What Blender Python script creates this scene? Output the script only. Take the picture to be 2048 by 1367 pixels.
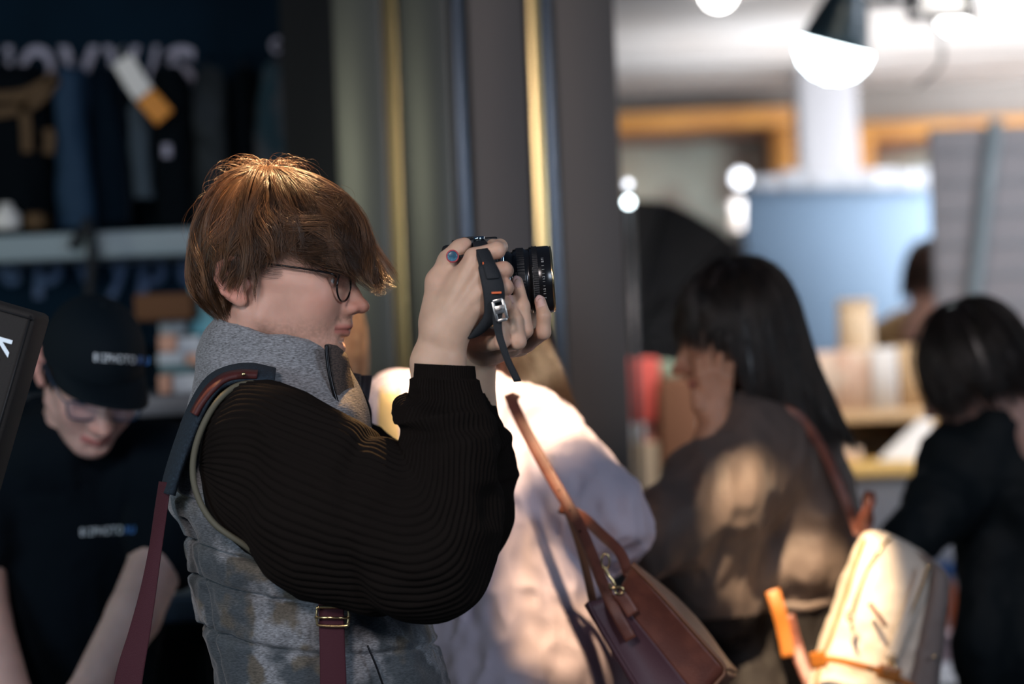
import bpy, bmesh, math, random
import numpy as np
from mathutils import Matrix, Vector

for _o in list(bpy.data.objects):
    bpy.data.objects.remove(_o)
SC = bpy.context.scene
COL = SC.collection

# ------------------------------------------------------------------ camera
F = 2048 * 85.0 / 36.0          # focal length in pixels of the 2048x1367 frame
CAMZ = 1.58
ROLL = math.radians(2.3)
RC, RS = math.cos(ROLL), math.sin(ROLL)
IMR = np.array([RC, 0, -RS])    # picture right / picture up in the world
IMU = np.array([RS, 0, RC])

def P(px, py, Y):
    """world point seen at picture position (px,py) at distance Y"""
    dx = (px - 1024) / F * Y
    dz = (683.5 - py) / F * Y
    return np.array([0, Y, CAMZ]) + IMR * dx + IMU * dz

cam_data = bpy.data.cameras.new('camera_view')
cam = bpy.data.objects.new('camera_view', cam_data)
COL.objects.link(cam)
cam.matrix_world = Matrix(((RC, RS, 0, 0), (0, 0, -1, 0), (-RS, RC, 0, CAMZ), (0, 0, 0, 1)))
cam_data.lens = 85
cam_data.sensor_width = 36
cam_data.clip_start = 0.05
cam_data.dof.use_dof = True
cam_data.dof.focus_distance = 3.24
cam_data.dof.aperture_fstop = 1.9
SC.camera = cam

SC.view_settings.view_transform = 'Standard'
SC.view_settings.look = 'None'
SC.view_settings.exposure = 0.0
SC.view_settings.gamma = 1.0
SC.view_settings.use_curve_mapping = False

# ------------------------------------------------------------------ light
W = bpy.data.worlds.new('world')
SC.world = W
W.use_nodes = True
W.node_tree.nodes['Background'].inputs[0].default_value = (0.30, 0.47, 0.78, 1)
W.node_tree.nodes['Background'].inputs[1].default_value = 0.10

def lamp(name, kind, loc, target, power, color, size=0.2, spot=None, blend=0.3, size_y=None, spread=None):
    ld = bpy.data.lights.new(name, kind)
    ld.energy = power
    ld.color = color
    if kind == 'AREA':
        ld.size = size
        if size_y:
            ld.shape = 'RECTANGLE'
            ld.size_y = size_y
    else:
        ld.shadow_soft_size = size
    if spot:
        ld.spot_size = math.radians(spot)
        ld.spot_blend = blend
    if spread:
        ld.spread = math.radians(spread)
    o = bpy.data.objects.new(name, ld)
    COL.objects.link(o)
    o.location = loc
    d = Vector(target) - Vector(loc)
    o.rotation_euler = d.to_track_quat('-Z', 'Y').to_euler()
    return o

WARM = (1.0, 0.62, 0.30)
# unseen spots added for the sun-like patches on people and bags (warm, steep)
lamp('spot_shirt', 'SPOT', P(800, -1600, 3.72), P(1005, 830, 4.02), 850, (1.0, 0.72, 0.44), 0.04, 12.5, 0.25)
lamp('spot_shirt_patch', 'SPOT', P(700, -1500, 3.15), P(1085, 1085, 3.74), 420, (1.0, 0.70, 0.42), 0.03, 4.6, 0.3)
lamp('spot_hair', 'SPOT', P(720, -1300, 3.75), P(540, 318, 3.37), 2200, (1.0, 0.62, 0.30), 0.05, 8.0, 0.85)
lamp('spot_backpack', 'SPOT', P(1150, -1300, 3.1), P(1622, 1245, 4.25), 1100, (1.0, 0.74, 0.46), 0.03, 8.6, 0.15)
lamp('spot_fringe', 'SPOT', P(1120, -650, 4.5), P(752, 570, 3.33), 900, (1.0, 0.55, 0.22), 0.04, 5.5, 0.6)  # added backlight so the fringe tips glow
lamp('spot_visitor', 'SPOT', P(760, -1500, 4.1), P(690, 680, 4.42), 200, (1.0, 0.72, 0.44), 0.04, 8, 0.6)  # added to brighten the light-haired visitor
# unseen soft lights: key and cool fill from the camera side, cool fill left
lamp('key_light', 'AREA', (-0.95, 0.4, 2.8), P(620, 700, 3.3), 42, (1.0, 0.88, 0.86), 0.5)
lamp('cool_fill_right', 'AREA', (1.75, 0.9, 2.2), P(760, 900, 3.3), 30, (0.72, 0.84, 1.0), 0.7)  # added cool fill from the front right
lamp('cool_fill_left', 'AREA', (-1.9, 1.3, 1.75), P(220, 900, 4.1), 22, (0.70, 0.86, 1.0), 0.8)  # added low fill that reaches the face under the cap bill
lamp('pillar_reflection_light', 'AREA', (-3.0, 4.1, 2.3), (-.4, 5.4, 1.9), 7, (0.95, 1.0, 0.76), 0.4, size_y=0.4)  # unseen light added so the pillar panels reflect a bright band
# the bright hall behind: ceiling light, plus unseen lights added to brighten it
lamp('hall_ceiling_light', 'AREA', (2.6, 8.0, 2.5), (2.2, 11.3, 2.1), 150, (0.92, 0.95, 1.0), 2.0)
lamp('hall_front_light', 'AREA', (2.3, 5.9, 3.0), (2.2, 8.2, 1.2), 60, (0.95, 0.94, 1.0), 0.9)  # added to light the lilac panel from the front
lamp('hall_ceiling_fill', 'AREA', P(1640, 420, 9.3), P(1640, -400, 9.6), 14, (0.95, 0.96, 1.0), 1.2)  # hidden upward light added to brighten the hall ceiling
lamp('hall_side_fill', 'AREA', (6.6, 9.6, 1.5), (1.5, 10.0, 2.6), 220, (0.95, 0.95, 1.0), 2.4, spread=90)  # area light added at the side to brighten ceiling and column
lamp('spot_goods', 'SPOT', (1.0, 5.2, 3.2), P(1740, 860, 6.9), 200, (1.0, 0.80, 0.56), 0.1, 22, 0.6)  # added to brighten the goods on the shelf unit
lamp('spot_carton', 'SPOT', (0.6, 5.4, 3.3), P(1285, 800, 6.42), 170, (1.0, 0.88, 0.8), 0.05, 14, 0.5)  # added to brighten the red carton
# ------------------------------------------------------------------ tools
RNG = np.random.default_rng(7)
MAT = {}

def mat(name, color=(0.5, 0.5, 0.5), rough=0.6, metal=0.0, spec=0.5, emit=None, estr=0.0, sss=0.0, sssr=(1, .35, .2),
        bump=None, var=None, attr=False, trans=0.0, alpha=1.0, sheen=0.0, coat=0.0, ior=1.45):
    """principled material; bump=(scale,strength,detail[,stretch]); var=(scale, color2, lo, hi[,stretch])"""
    m = bpy.data.materials.new(name)
    m.use_nodes = True
    nt = m.node_tree
    b = nt.nodes['Principled BSDF']
    I = b.inputs
    I['Base Color'].default_value = (*color, 1)
    I['Roughness'].default_value = rough
    I['Metallic'].default_value = metal
    I['Specular IOR Level'].default_value = spec
    I['IOR'].default_value = ior
    I['Transmission Weight'].default_value = trans
    I['Alpha'].default_value = alpha
    I['Sheen Weight'].default_value = sheen
    I['Coat Weight'].default_value = coat
    if sss:
        I['Subsurface Weight'].default_value = sss
        I['Subsurface Radius'].default_value = sssr
        I['Subsurface Scale'].default_value = 0.008
    if emit:
        I['Emission Color'].default_value = (*emit, 1)
        I['Emission Strength'].default_value = estr
    tc = nt.nodes.new('ShaderNodeTexCoord')
    def coords(st):
        if st is None:
            return tc.outputs['Object']
        mp = nt.nodes.new('ShaderNodeMapping')
        mp.inputs['Scale'].default_value = st
        nt.links.new(tc.outputs['Object'], mp.inputs[0])
        return mp.outputs[0]
    src = None
    if attr:
        a = nt.nodes.new('ShaderNodeVertexColor')
        a.layer_name = 'Col'
        src = a.outputs[0]
        nt.links.new(src, I['Base Color'])
    if var:
        n = nt.nodes.new('ShaderNodeTexNoise')
        n.inputs['Scale'].default_value = var[0]
        n.inputs['Detail'].default_value = 4
        nt.links.new(coords(var[4] if len(var) > 4 else None), n.inputs['Vector'])
        r = nt.nodes.new('ShaderNodeMapRange')
        r.inputs[1].default_value = var[2]
        r.inputs[2].default_value = var[3]
        nt.links.new(n.outputs[0], r.inputs[0])
        mx = nt.nodes.new('ShaderNodeMix')
        mx.data_type = 'RGBA'
        nt.links.new(r.outputs[0], mx.inputs[0])
        if src:
            nt.links.new(src, mx.inputs[6])
        else:
            mx.inputs[6].default_value = (*color, 1)
        mx.inputs[7].default_value = (*var[1], 1)
        nt.links.new(mx.outputs[2], I['Base Color'])
    if bump:
        n = nt.nodes.new('ShaderNodeTexNoise')
        n.inputs['Scale'].default_value = bump[0]
        n.inputs['Detail'].default_value = bump[2]
        nt.links.new(coords(bump[3] if len(bump) > 3 else None), n.inputs['Vector'])
        bp = nt.nodes.new('ShaderNodeBump')
        bp.inputs['Strength'].default_value = bump[1]
        bp.inputs['Distance'].default_value = 0.002
        nt.links.new(n.outputs[0], bp.inputs['Height'])
        nt.links.new(bp.outputs[0], I['Normal'])
    MAT[name] = m
    return m

def mesh_np(name, V, Q, smooth=True):
    """V (n,3); Q list of face index arrays, each (m,3) or (m,4)"""
    V = np.asarray(V, np.float32)
    if not isinstance(Q, list):
        Q = [Q]
    Q = [np.asarray(q, np.int32) for q in Q if len(q)]
    me = bpy.data.meshes.new(name)
    me.vertices.add(len(V))
    me.vertices.foreach_set('co', V.ravel())
    loops = np.concatenate([q.ravel() for q in Q])
    tot = np.concatenate([np.full(len(q), q.shape[1], np.int32) for q in Q])
    start = np.concatenate([[0], np.cumsum(tot)[:-1]]).astype(np.int32)
    me.loops.add(len(loops))
    me.loops.foreach_set('vertex_index', loops)
    me.polygons.add(len(tot))
    me.polygons.foreach_set('loop_start', start)
    me.update(calc_edges=True)
    me.validate()
    if smooth:
        me.polygons.foreach_set('use_smooth', np.ones(len(me.polygons), bool))
    return me

def set_col(me, C):
    a = me.color_attributes.new('Col', 'FLOAT_COLOR', 'POINT')
    c = np.ones((len(me.vertices), 4), np.float32)
    c[:, :3] = C
    a.data.foreach_set('color', c.ravel())

def tag(o, label=None, cat=None, group=None, kind=None):
    if label: o['label'] = label
    if cat: o['category'] = cat
    if group: o['group'] = group
    if kind: o['kind'] = kind
    return o

def link(name, me, m=None, parent=None):
    o = bpy.data.objects.new(name, me)
    COL.objects.link(o)
    if m is not None:
        me.materials.clear()
        for x in (m if isinstance(m, (list, tuple)) else [m]):
            me.materials.append(x if not isinstance(x, str) else MAT[x])
    if parent is not None:
        o.parent = parent
        if parent.type == 'EMPTY':      # meshes carry world coordinates, so only a placed Empty is undone
            o.matrix_parent_inverse = Matrix.Translation(-parent.location)
    return o

def obj(name, V, Q, m, parent=None, smooth=True, col=None):
    me = mesh_np(name, V, Q, smooth)
    if col is not None:
        set_col(me, col)
    return link(name, me, m, parent)

def thing(name, loc, label, cat, group=None):
    o = bpy.data.objects.new(name, None)
    COL.objects.link(o)
    o.location = tuple(float(x) for x in loc)
    o.empty_display_size = 0.1
    return tag(o, label, cat, group)

def merge(parts):
    """[(V,Qlist),...] -> V, Qlist"""
    Vs, Qs, n = [], [], 0
    for V, Q in parts:
        if not isinstance(Q, list):
            Q = [Q]
        Vs.append(np.asarray(V, float))
        for q in Q:
            if len(q):
                Qs.append(np.asarray(q) + n)
        n += len(V)
    return np.concatenate(Vs), Qs

# ---- noise
def _h(i, j, k):
    n = (i * 374761393 + j * 668265263 + k * 2147483647 + 1013904223) & 0xffffffff
    n = ((n ^ (n >> 13)) * 1274126177) & 0xffffffff
    return ((n ^ (n >> 16)) & 0xffff) / 32768.0 - 1.0

def vnoise(p):
    p = np.asarray(p, float)
    f = np.floor(p)
    i = f.astype(np.int64)
    t = p - f
    t = t * t * (3 - 2 * t)
    r = 0
    for a in (0, 1):
        for b in (0, 1):
            for c in (0, 1):
                w = (t[..., 0] if a else 1 - t[..., 0]) * (t[..., 1] if b else 1 - t[..., 1]) * (t[..., 2] if c else 1 - t[..., 2])
                r = r + w * _h(i[..., 0] + a, i[..., 1] + b, i[..., 2] + c)
    return r

def fbm(p, sc, oct=3, gain=0.5):
    p = np.asarray(p, float) * np.asarray(sc, float)
    r, a = 0, 1.0
    for o in range(oct):
        r = r + a * vnoise(p + 17.3 * o)
        p = p * 2.03
        a *= gain
    return r

def ridge(p, sc, oct=2):
    return 1 - np.abs(fbm(p, sc, oct)) * 1.6

# ---- signed distance volumes -> smooth meshes
class Vol:
    def __init__(s, lo, hi, h):
        s.lo = np.array(lo, float)
        s.h = h
        n = np.ceil((np.array(hi, float) - s.lo) / h).astype(int) + 1
        s.n = n
        s.d = np.full(tuple(n), 10.0 * h if h > .5 else 1.0, np.float32)
        s.ax = [(s.lo[i] + h * np.arange(n[i])).astype(np.float32) for i in range(3)]

    def _sub(s, lo, hi):
        sl, g = [], []
        for i in range(3):
            a = int(max(0, math.floor((lo[i] - s.lo[i]) / s.h)))
            b = int(min(s.n[i], math.ceil((hi[i] - s.lo[i]) / s.h) + 1))
            if b <= a:
                return None, None
            sl.append(slice(a, b))
            sh = [1, 1, 1]
            sh[i] = b - a
            g.append(s.ax[i][a:b].reshape(sh))
        return tuple(sl), g

    def _mix(s, sl, d, k, op):
        a = s.d[sl]
        if op == 'add':
            if k > 0:
                hh = np.maximum(k - np.abs(a - d), 0) / k
                s.d[sl] = np.minimum(a, d) - hh * hh * k * .25
            else:
                s.d[sl] = np.minimum(a, d)
        else:
            d = -d
            hh = np.maximum(k - np.abs(a - d), 0) / max(k, 1e-9)
            s.d[sl] = np.maximum(a, d) + hh * hh * k * .25

    def ell(s, c, r, k=0.0, op='add', rot=None):
        c = np.array(c, float)
        r = np.array(r, float) * np.ones(3)
        m = (r.max() if rot is not None else r) + 2 * k + 3 * s.h
        sl, g = s._sub(c - m, c + m)
        if sl is None: return
        q = [g[i] - c[i] for i in range(3)]
        if rot is not None:
            R = np.array(rot, float)
            q = [R[0, j] * q[0] + R[1, j] * q[1] + R[2, j] * q[2] for j in range(3)]
        k0 = np.sqrt(sum((q[i] / r[i]) ** 2 for i in range(3)))
        k1 = np.sqrt(sum((q[i] / r[i] ** 2) ** 2 for i in range(3))) + 1e-9
        s._mix(sl, k0 * (k0 - 1) / k1, k, op)

    def cone(s, a, b, ra, rb, k=0.0, op='add', ys=1.0):
        a = np.array(a, float)
        b = np.array(b, float)
        m = max(ra, rb) * max(1, ys) + 2 * k + 3 * s.h
        sl, g = s._sub(np.minimum(a, b) - m, np.maximum(a, b) + m)
        if sl is None: return
        S = np.array([1, 1 / ys, 1])
        A = a * S
        ab = b * S - A
        q = [g[i] * S[i] - A[i] for i in range(3)]
        t = np.clip((q[0] * ab[0] + q[1] * ab[1] + q[2] * ab[2]) / max(ab @ ab, 1e-12), 0, 1)
        d = np.sqrt((q[0] - t * ab[0]) ** 2 + (q[1] - t * ab[1]) ** 2 + (q[2] - t * ab[2]) ** 2) - (ra + (rb - ra) * t)
        s._mix(sl, d, k, op)

    def chain(s, pts, k=0.0, op='add', ys=1.0):
        for (a, ra), (b, rb) in zip(pts[:-1], pts[1:]):
            s.cone(a, b, ra, rb, k, op, ys)

    def mesh(s, smooth=0):
        d = s.d
        neg = d < 0
        n0, n1, n2 = d.shape
        cnt = np.zeros((n0 - 1, n1 - 1, n2 - 1), np.int8)
        for a in (0, 1):
            for b in (0, 1):
                for c in (0, 1):
                    cnt += neg[a:n0 - 1 + a, b:n1 - 1 + b, c:n2 - 1 + c]
        act = (cnt > 0) & (cnt < 8)
        idx = np.full(act.shape, -1, np.int64)
        I = np.argwhere(act)
        idx[act] = np.arange(len(I))
        acc = np.zeros((len(I), 3))
        num = np.zeros(len(I))
        corners = [(a, b, c) for a in (0, 1) for b in (0, 1) for c in (0, 1)]
        val = {c: d[I[:, 0] + c[0], I[:, 1] + c[1], I[:, 2] + c[2]] for c in corners}
        for c in corners:
            for ax in range(3):
                if c[ax] == 0:
                    e = list(c)
                    e[ax] = 1
                    e = tuple(e)
                    v0, v1 = val[c], val[e]
                    mk = (v0 < 0) != (v1 < 0)
                    t = np.where(mk, v0 / np.where(mk, v0 - v1, 1), 0)
                    pt = np.tile(np.array(c, float), (len(I), 1))
                    pt[:, ax] = t
                    acc += pt * mk[:, None]
                    num += mk
        V = s.lo + s.h * (I + acc / num[:, None])
        Q = []
        for ax in range(3):
            u, v = [(1, 2), (2, 0), (0, 1)][ax]
            sl0 = [slice(None)] * 3
            sl1 = [slice(None)] * 3
            sl0[ax] = slice(0, -1)
            sl1[ax] = slice(1, None)
            ch = neg[tuple(sl0)] != neg[tuple(sl1)]
            E = np.argwhere(ch)
            ok = (E[:, u] > 0) & (E[:, v] > 0) & (E[:, u] < d.shape[u] - 1) & (E[:, v] < d.shape[v] - 1)
            E = E[ok]
            def at(du, dv):
                X = E.copy()
                X[:, u] += du
                X[:, v] += dv
                return idx[X[:, 0], X[:, 1], X[:, 2]]
            q = np.stack([at(-1, -1), at(0, -1), at(0, 0), at(-1, 0)], 1)
            flip = ~neg[E[:, 0], E[:, 1], E[:, 2]]
            q[flip] = q[flip][:, ::-1]
            Q.append(q)
        Q = np.concatenate(Q)
        for _ in range(smooth):
            V = relax(V, Q)
        return V, Q

def relax(V, Q, f=0.5):
    s = np.zeros_like(V)
    c = np.zeros(len(V))
    m = Q.shape[1]
    for i in range(m):
        a, b = Q[:, i], Q[:, (i + 1) % m]
        for x, y in ((a, b), (b, a)):
            for ax in range(3):
                s[:, ax] += np.bincount(x, V[y, ax], len(V))
            c += np.bincount(x, minlength=len(V))
    return V * (1 - f) + f * s / np.maximum(c, 1)[:, None]

def vnormals(V, Q):
    Q = np.asarray(Q)
    n = np.cross(V[Q[:, 2]] - V[Q[:, 0]], V[Q[:, -1]] - V[Q[:, 1]])
    N = np.zeros_like(V)
    for i in range(Q.shape[1]):
        for ax in range(3):
            N[:, ax] += np.bincount(Q[:, i], n[:, ax], len(V))
    return N / (np.linalg.norm(N, axis=1, keepdims=True) + 1e-12)

# ---- curves, lofts, boxes
def cr(pts, n):
    """Catmull-Rom through pts (k,m) -> (n,m)"""
    pts = np.asarray(pts, float)
    if pts.ndim == 1:
        pts = pts[:, None]
    k = len(pts)
    if k == 2:
        t = np.linspace(0, 1, n)[:, None]
        return pts[0] * (1 - t) + pts[1] * t
    E = np.concatenate([[2 * pts[0] - pts[1]], pts, [2 * pts[-1] - pts[-2]]])
    s = np.linspace(0, k - 1, n)
    i = np.minimum(s.astype(int), k - 2)
    t = (s - i)[:, None]
    p0, p1, p2, p3 = E[i], E[i + 1], E[i + 2], E[i + 3]
    return .5 * (2 * p1 + (p2 - p0) * t + (2 * p0 - 5 * p1 + 4 * p2 - p3) * t * t + (3 * p1 - p0 - 3 * p2 + p3) * t ** 3)

def grid_faces(n, m, wrap=True):
    i = np.arange(n - 1)[:, None]
    mm = m if wrap else m - 1
    j = np.arange(mm)[None, :]
    a = i * m + j
    b = i * m + (j + 1) % m
    return np.stack([a, b, b + m, a + m], -1).reshape(-1, 4)

def loft(rings, nt, nphi, power=2.0, disp=None, caps=True):
    """rings: (A, B, depth radius) with A,B world points on the outline; section = ellipse on AB and the depth axis.
    returns V,Q,T,PHI"""
    rows = []
    for r in rings:
        A, B, dr = np.array(r[0], float), np.array(r[1], float), r[2]
        rows.append(np.concatenate([(A + B) / 2, (B - A) / 2, [dr]]))
    R = cr(rows, nt)
    C, a, dr = R[:, :3], R[:, 3:6], R[:, 6]
    phi = np.linspace(0, 2 * np.pi, nphi, endpoint=False)
    cs, sn = np.cos(phi), np.sin(phi)
    if power != 2:
        cs = np.sign(cs) * np.abs(cs) ** (2 / power)
        sn = np.sign(sn) * np.abs(sn) ** (2 / power)
    V = C[:, None, :] + a[:, None, :] * cs[None, :, None] + np.array([0, 1, 0]) * (dr[:, None] * sn[None, :])[..., None]
    V = V.reshape(-1, 3)
    Q = grid_faces(nt, nphi)
    T = np.repeat(np.linspace(0, 1, nt), nphi)
    PH = np.tile(phi, nt)
    if disp is not None:
        N = vnormals(V, Q)
        Cc = np.repeat(C, nphi, 0)
        s = np.sign((N * (V - Cc)).sum(1).mean())
        V = V + N * s * disp(T, PH, V)[:, None]
    Qs = [Q]
    if caps:
        V = np.concatenate([V, [V[:nphi].mean(0)], [V[(nt - 1) * nphi:nt * nphi].mean(0)]])
        j = np.arange(nphi)
        Qs.append(np.stack([(j + 1) % nphi, j, np.full(nphi, nt * nphi)], 1))
        o = (nt - 1) * nphi
        Qs.append(np.stack([o + j, o + (j + 1) % nphi, np.full(nphi, nt * nphi + 1)], 1))
    return V, Qs, T, PH

def tube(pts, r, n=None, m=8, flat=None, up=(0, 0, 1)):
    """tube through points; r scalar or list; flat=(w,t) gives a ribbon section, its width along 'up' x tangent"""
    pts = np.asarray(pts, float)
    n = n or max(2, len(pts) * 6)
    C = cr(pts, n)
    rr = cr(np.asarray(r, float) * np.ones(len(pts)), n)[:, 0]
    T = np.gradient(C, axis=0)
    T /= np.linalg.norm(T, axis=1, keepdims=True) + 1e-12
    ups = np.asarray(up, float)
    A = np.cross(np.broadcast_to(ups, T.shape), T)
    A /= np.linalg.norm(A, axis=1, keepdims=True) + 1e-9
    B = np.cross(T, A)
    phi = np.linspace(0, 2 * np.pi, m, endpoint=False)
    cs, sn = np.cos(phi), np.sin(phi)
    if flat:
        pw = 0.35
        cs = np.sign(cs) * np.abs(cs) ** pw
        sn = np.sign(sn) * np.abs(sn) ** pw
        V = C[:, None] + A[:, None] * (cs * flat[0])[None, :, None] * rr[:, None, None] + B[:, None] * (sn * flat[1])[None, :, None] * np.ones_like(rr)[:, None, None]
    else:
        V = C[:, None] + (A[:, None] * cs[None, :, None] + B[:, None] * sn[None, :, None]) * rr[:, None, None]
    V = V.reshape(-1, 3)
    Q = grid_faces(n, m)
    V = np.concatenate([V, [C[0]], [C[-1]]])
    j = np.arange(m)
    o = (n - 1) * m
    return V, [Q, np.stack([(j + 1) % m, j, np.full(m, n * m)], 1), np.stack([o + j, o + (j + 1) % m, np.full(m, n * m + 1)], 1)]

def band(pairs, thick, n=40, mid=0.0, normal=None):
    """a strap whose two edges run through the point pairs (left,right); slab of given thickness"""
    L = cr([p[0] for p in pairs], n)
    R = cr([p[1] for p in pairs], n)
    T = np.gradient((L + R) / 2, axis=0)
    N = np.cross(R - L, T)
    N /= np.linalg.norm(N, axis=1, keepdims=True) + 1e-12
    sec = []
    for s, o in ((0.0, .35), (.06, 1), (.3, 1 + mid), (.7, 1 + mid), (.94, 1), (1.0, .35)):
        sec.append(L * (1 - s) + R * s + N * thick * .5 * o)
    for s, o in ((1.0, -.35), (.94, -1), (.06, -1), (0.0, -.35)):
        sec.append(L * (1 - s) + R * s + N * thick * .5 * o)
    m = len(sec)
    V = np.stack(sec, 1).reshape(-1, 3)
    Q = grid_faces(n, m)
    j = np.arange(m)
    V = np.concatenate([V, [V[:m].mean(0)], [V[(n - 1) * m:n * m].mean(0)]])
    o = (n - 1) * m
    return V, [Q, np.stack([(j + 1) % m, j, np.full(m, n * m)], 1), np.stack([o + j, o + (j + 1) % m, np.full(m, n * m + 1)], 1)]

def box(lo, hi, bev=0.0):
    lo, hi = np.array(lo, float), np.array(hi, float)
    bm = bmesh.new()
    bmesh.ops.create_cube(bm, size=1.0)
    for v in bm.verts:
        v.co = Vector(tuple(lo + (np.array(v.co) + .5) * (hi - lo)))
    if bev:
        bmesh.ops.bevel(bm, geom=bm.edges[:], offset=bev, segments=2, profile=.5, affect='EDGES')
    return bm_np(bm)

def bm_np(bm):
    bm.verts.index_update()
    V = np.array([v.co[:] for v in bm.verts])
    q3 = [[v.index for v in f.verts] for f in bm.faces if len(f.verts) == 3]
    q4 = [[v.index for v in f.verts] for f in bm.faces if len(f.verts) == 4]
    qn = [[v.index for v in f.verts] for f in bm.faces if len(f.verts) > 4]
    Qs = []
    if q3: Qs.append(np.array(q3))
    if q4: Qs.append(np.array(q4))
    for f in qn:
        Qs.append(np.array([f]))
    bm.free()
    return V, Qs

def obox(c, ax, half, bev=0.0):
    """oriented box: centre, 3 axes (rows), half sizes"""
    V, Q = box([-half[0], -half[1], -half[2]], half, bev)
    return np.array(c) + V @ np.array(ax, float), Q

def pbox(x0, y0, x1, y1, Y0, Y1, bev=0.0):
    """upright box whose face at distance Y0 covers the picture rectangle (its sides along the world axes)"""
    a = P(x0, (y0 + y1) / 2, Y0); b = P(x1, (y0 + y1) / 2, Y0)
    c = P((x0 + x1) / 2, y0, Y0); d = P((x0 + x1) / 2, y1, Y0)
    return box((a[0], Y0, d[2]), (b[0], Y1, c[2]), bev)

def lathe(prof, n=32, caps=True):
    """prof [(r,z),..] about z"""
    pr = np.array(prof, float)
    ph = np.linspace(0, 2 * np.pi, n, endpoint=False)
    V = np.stack([pr[:, 0:1] * np.cos(ph), pr[:, 0:1] * np.sin(ph), np.repeat(pr[:, 1:2], n, 1)], -1).reshape(-1, 3)
    Q = [grid_faces(len(pr), n)]
    if caps:
        V = np.concatenate([V, [[0, 0, pr[0, 1]]], [[0, 0, pr[-1, 1]]]])
        j = np.arange(n)
        o = (len(pr) - 1) * n
        Q.append(np.stack([(j + 1) % n, j, np.full(n, len(pr) * n)], 1))
        Q.append(np.stack([o + j, o + (j + 1) % n, np.full(n, len(pr) * n + 1)], 1))
    return V, Q

def frame_to(c, x, y, z, V):
    return np.array(c) + V[:, 0:1] * np.array(x) + V[:, 1:2] * np.array(y) + V[:, 2:3] * np.array(z)

def strands(paths, r0, r1, sides=3):
    """paths (S,N,3) -> one mesh of thin tapering tubes"""
    S, N, _ = paths.shape
    T = np.gradient(paths, axis=1)
    T /= np.linalg.norm(T, axis=2, keepdims=True) + 1e-12
    ref = RNG.normal(size=(S, 1, 3))
    A = np.cross(T, ref)
    A /= np.linalg.norm(A, axis=2, keepdims=True) + 1e-12
    B = np.cross(T, A)
    t = np.linspace(0, 1, N)
    rr = np.where(t < .6, r0, r0 + (r1 - r0) * (t - .6) / .4)[None, :, None]
    vs = []
    for s in range(sides):
        a = 2 * np.pi * s / sides
        vs.append(paths + (A * math.cos(a) + B * math.sin(a)) * rr)
    V = np.stack(vs, 2).reshape(-1, 3)
    base = (np.arange(S) * N * sides)[:, None, None]
    i = np.arange(N - 1)[None, :, None]
    j = np.arange(sides)[None, None, :]
    a = base + i * sides + j
    b = base + i * sides + (j + 1) % sides
    Q = np.stack([a, b, b + sides, a + sides], -1).reshape(-1, 4)
    return V, [Q]

def text_np(s, size=1.0, extrude=0.0, align='LEFT', bold=0.0):
    cu = bpy.data.curves.new('t', 'FONT')
    cu.body = s
    cu.size = size
    cu.extrude = extrude
    cu.offset = bold
    cu.align_x = align
    cu.resolution_u = 4
    o = bpy.data.objects.new('t', cu)
    COL.objects.link(o)
    bpy.context.view_layer.update()
    me = bpy.data.meshes.new_from_object(o.evaluated_get(bpy.context.evaluated_depsgraph_get()))
    V = np.array([v.co[:] for v in me.vertices])
    Q = [np.array([list(p.vertices)]) for p in me.polygons]
    q3 = [list(p.vertices) for p in me.polygons if len(p.vertices) == 3]
    qo = [np.array([list(p.vertices)]) for p in me.polygons if len(p.vertices) != 3]
    bpy.data.objects.remove(o)
    bpy.data.meshes.remove(me)
    return V, ([np.array(q3)] if q3 else []) + qo
# ------------------------------------------------------------------ the setting
mat('floor_concrete', (0.10, 0.10, 0.105), rough=.45, var=(3, (0.06, 0.06, 0.065), .4, .6), bump=(40, .1, 3))
mat('ceiling_white', (0.62, 0.60, 0.58), rough=.8, var=(1.2, (0.52, 0.47, 0.43), .4, .65))
mat('plaster_cream', (0.66, 0.63, 0.60), rough=.85, var=(2, (0.58, 0.54, 0.50), .4, .65))
mat('wall_navy', (0.004, 0.012, 0.020), rough=.8, spec=.1, var=(4, (0.002, 0.006, 0.010), .4, .6))
mat('panel_metal', (0.17, 0.165, 0.15), rough=.38, metal=.85, var=(2.0, (0.13, 0.125, 0.115), .4, .6, (1, 1, .2)))
mat('panel_bronze', (0.135, 0.115, 0.105), rough=.55, metal=.45, var=(2.0, (0.11, 0.095, 0.09), .4, .6, (1, 1, .2)))
mat('panel_edge', (0.10, 0.125, 0.16), rough=.3, metal=.8)
mat('pillar_core', (0.006, 0.006, 0.007), rough=.6)
mat('brass_strip', (0.70, 0.52, 0.24), rough=.28, metal=1.0)
mat('wood_orange', (0.58, 0.27, 0.06), rough=.5, var=(6, (0.45, 0.19, 0.04), .4, .6, (1, 1, 6)))
mat('wood_brown', (0.20, 0.085, 0.045), rough=.6, var=(8, (0.12, 0.05, 0.03), .4, .6, (1, 1, 5)))
mat('white_paint', (0.36, 0.36, 0.38), rough=.6)

def struct(name, V, Q, m, parent=None, smooth=False):
    o = obj(name, V, Q, m, parent, smooth)
    if parent is None:
        o['kind'] = 'structure'
    return o
struct('floor', *box((-4, -1.5, -.1), (7, 12.2, 0)), 'floor_concrete')
CEIL = 2.72
ceil = struct('ceiling', *box((-.2, 6.2, CEIL), (7, 12.2, CEIL + .1)), 'ceiling_white')
for i in range(11):
    y = 6.35 + i * .52
    struct('board', *box((-.2, y, CEIL - .02), (7, y + .46, CEIL + .01), .004), 'ceiling_white', ceil)
wb = struct('wall_back', *box((-.4, 11.3, 0), (7, 11.45, CEIL)), 'plaster_cream')
struct('wall_right', *box((6.9, 6.2, 0), (7, 11.3, CEIL)), 'plaster_cream')
struct('wall_left', *box((-3.2, 6.05, 0), (P(640, 600, 6.05)[0], 6.2, 3.6)), 'wall_navy')

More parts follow.
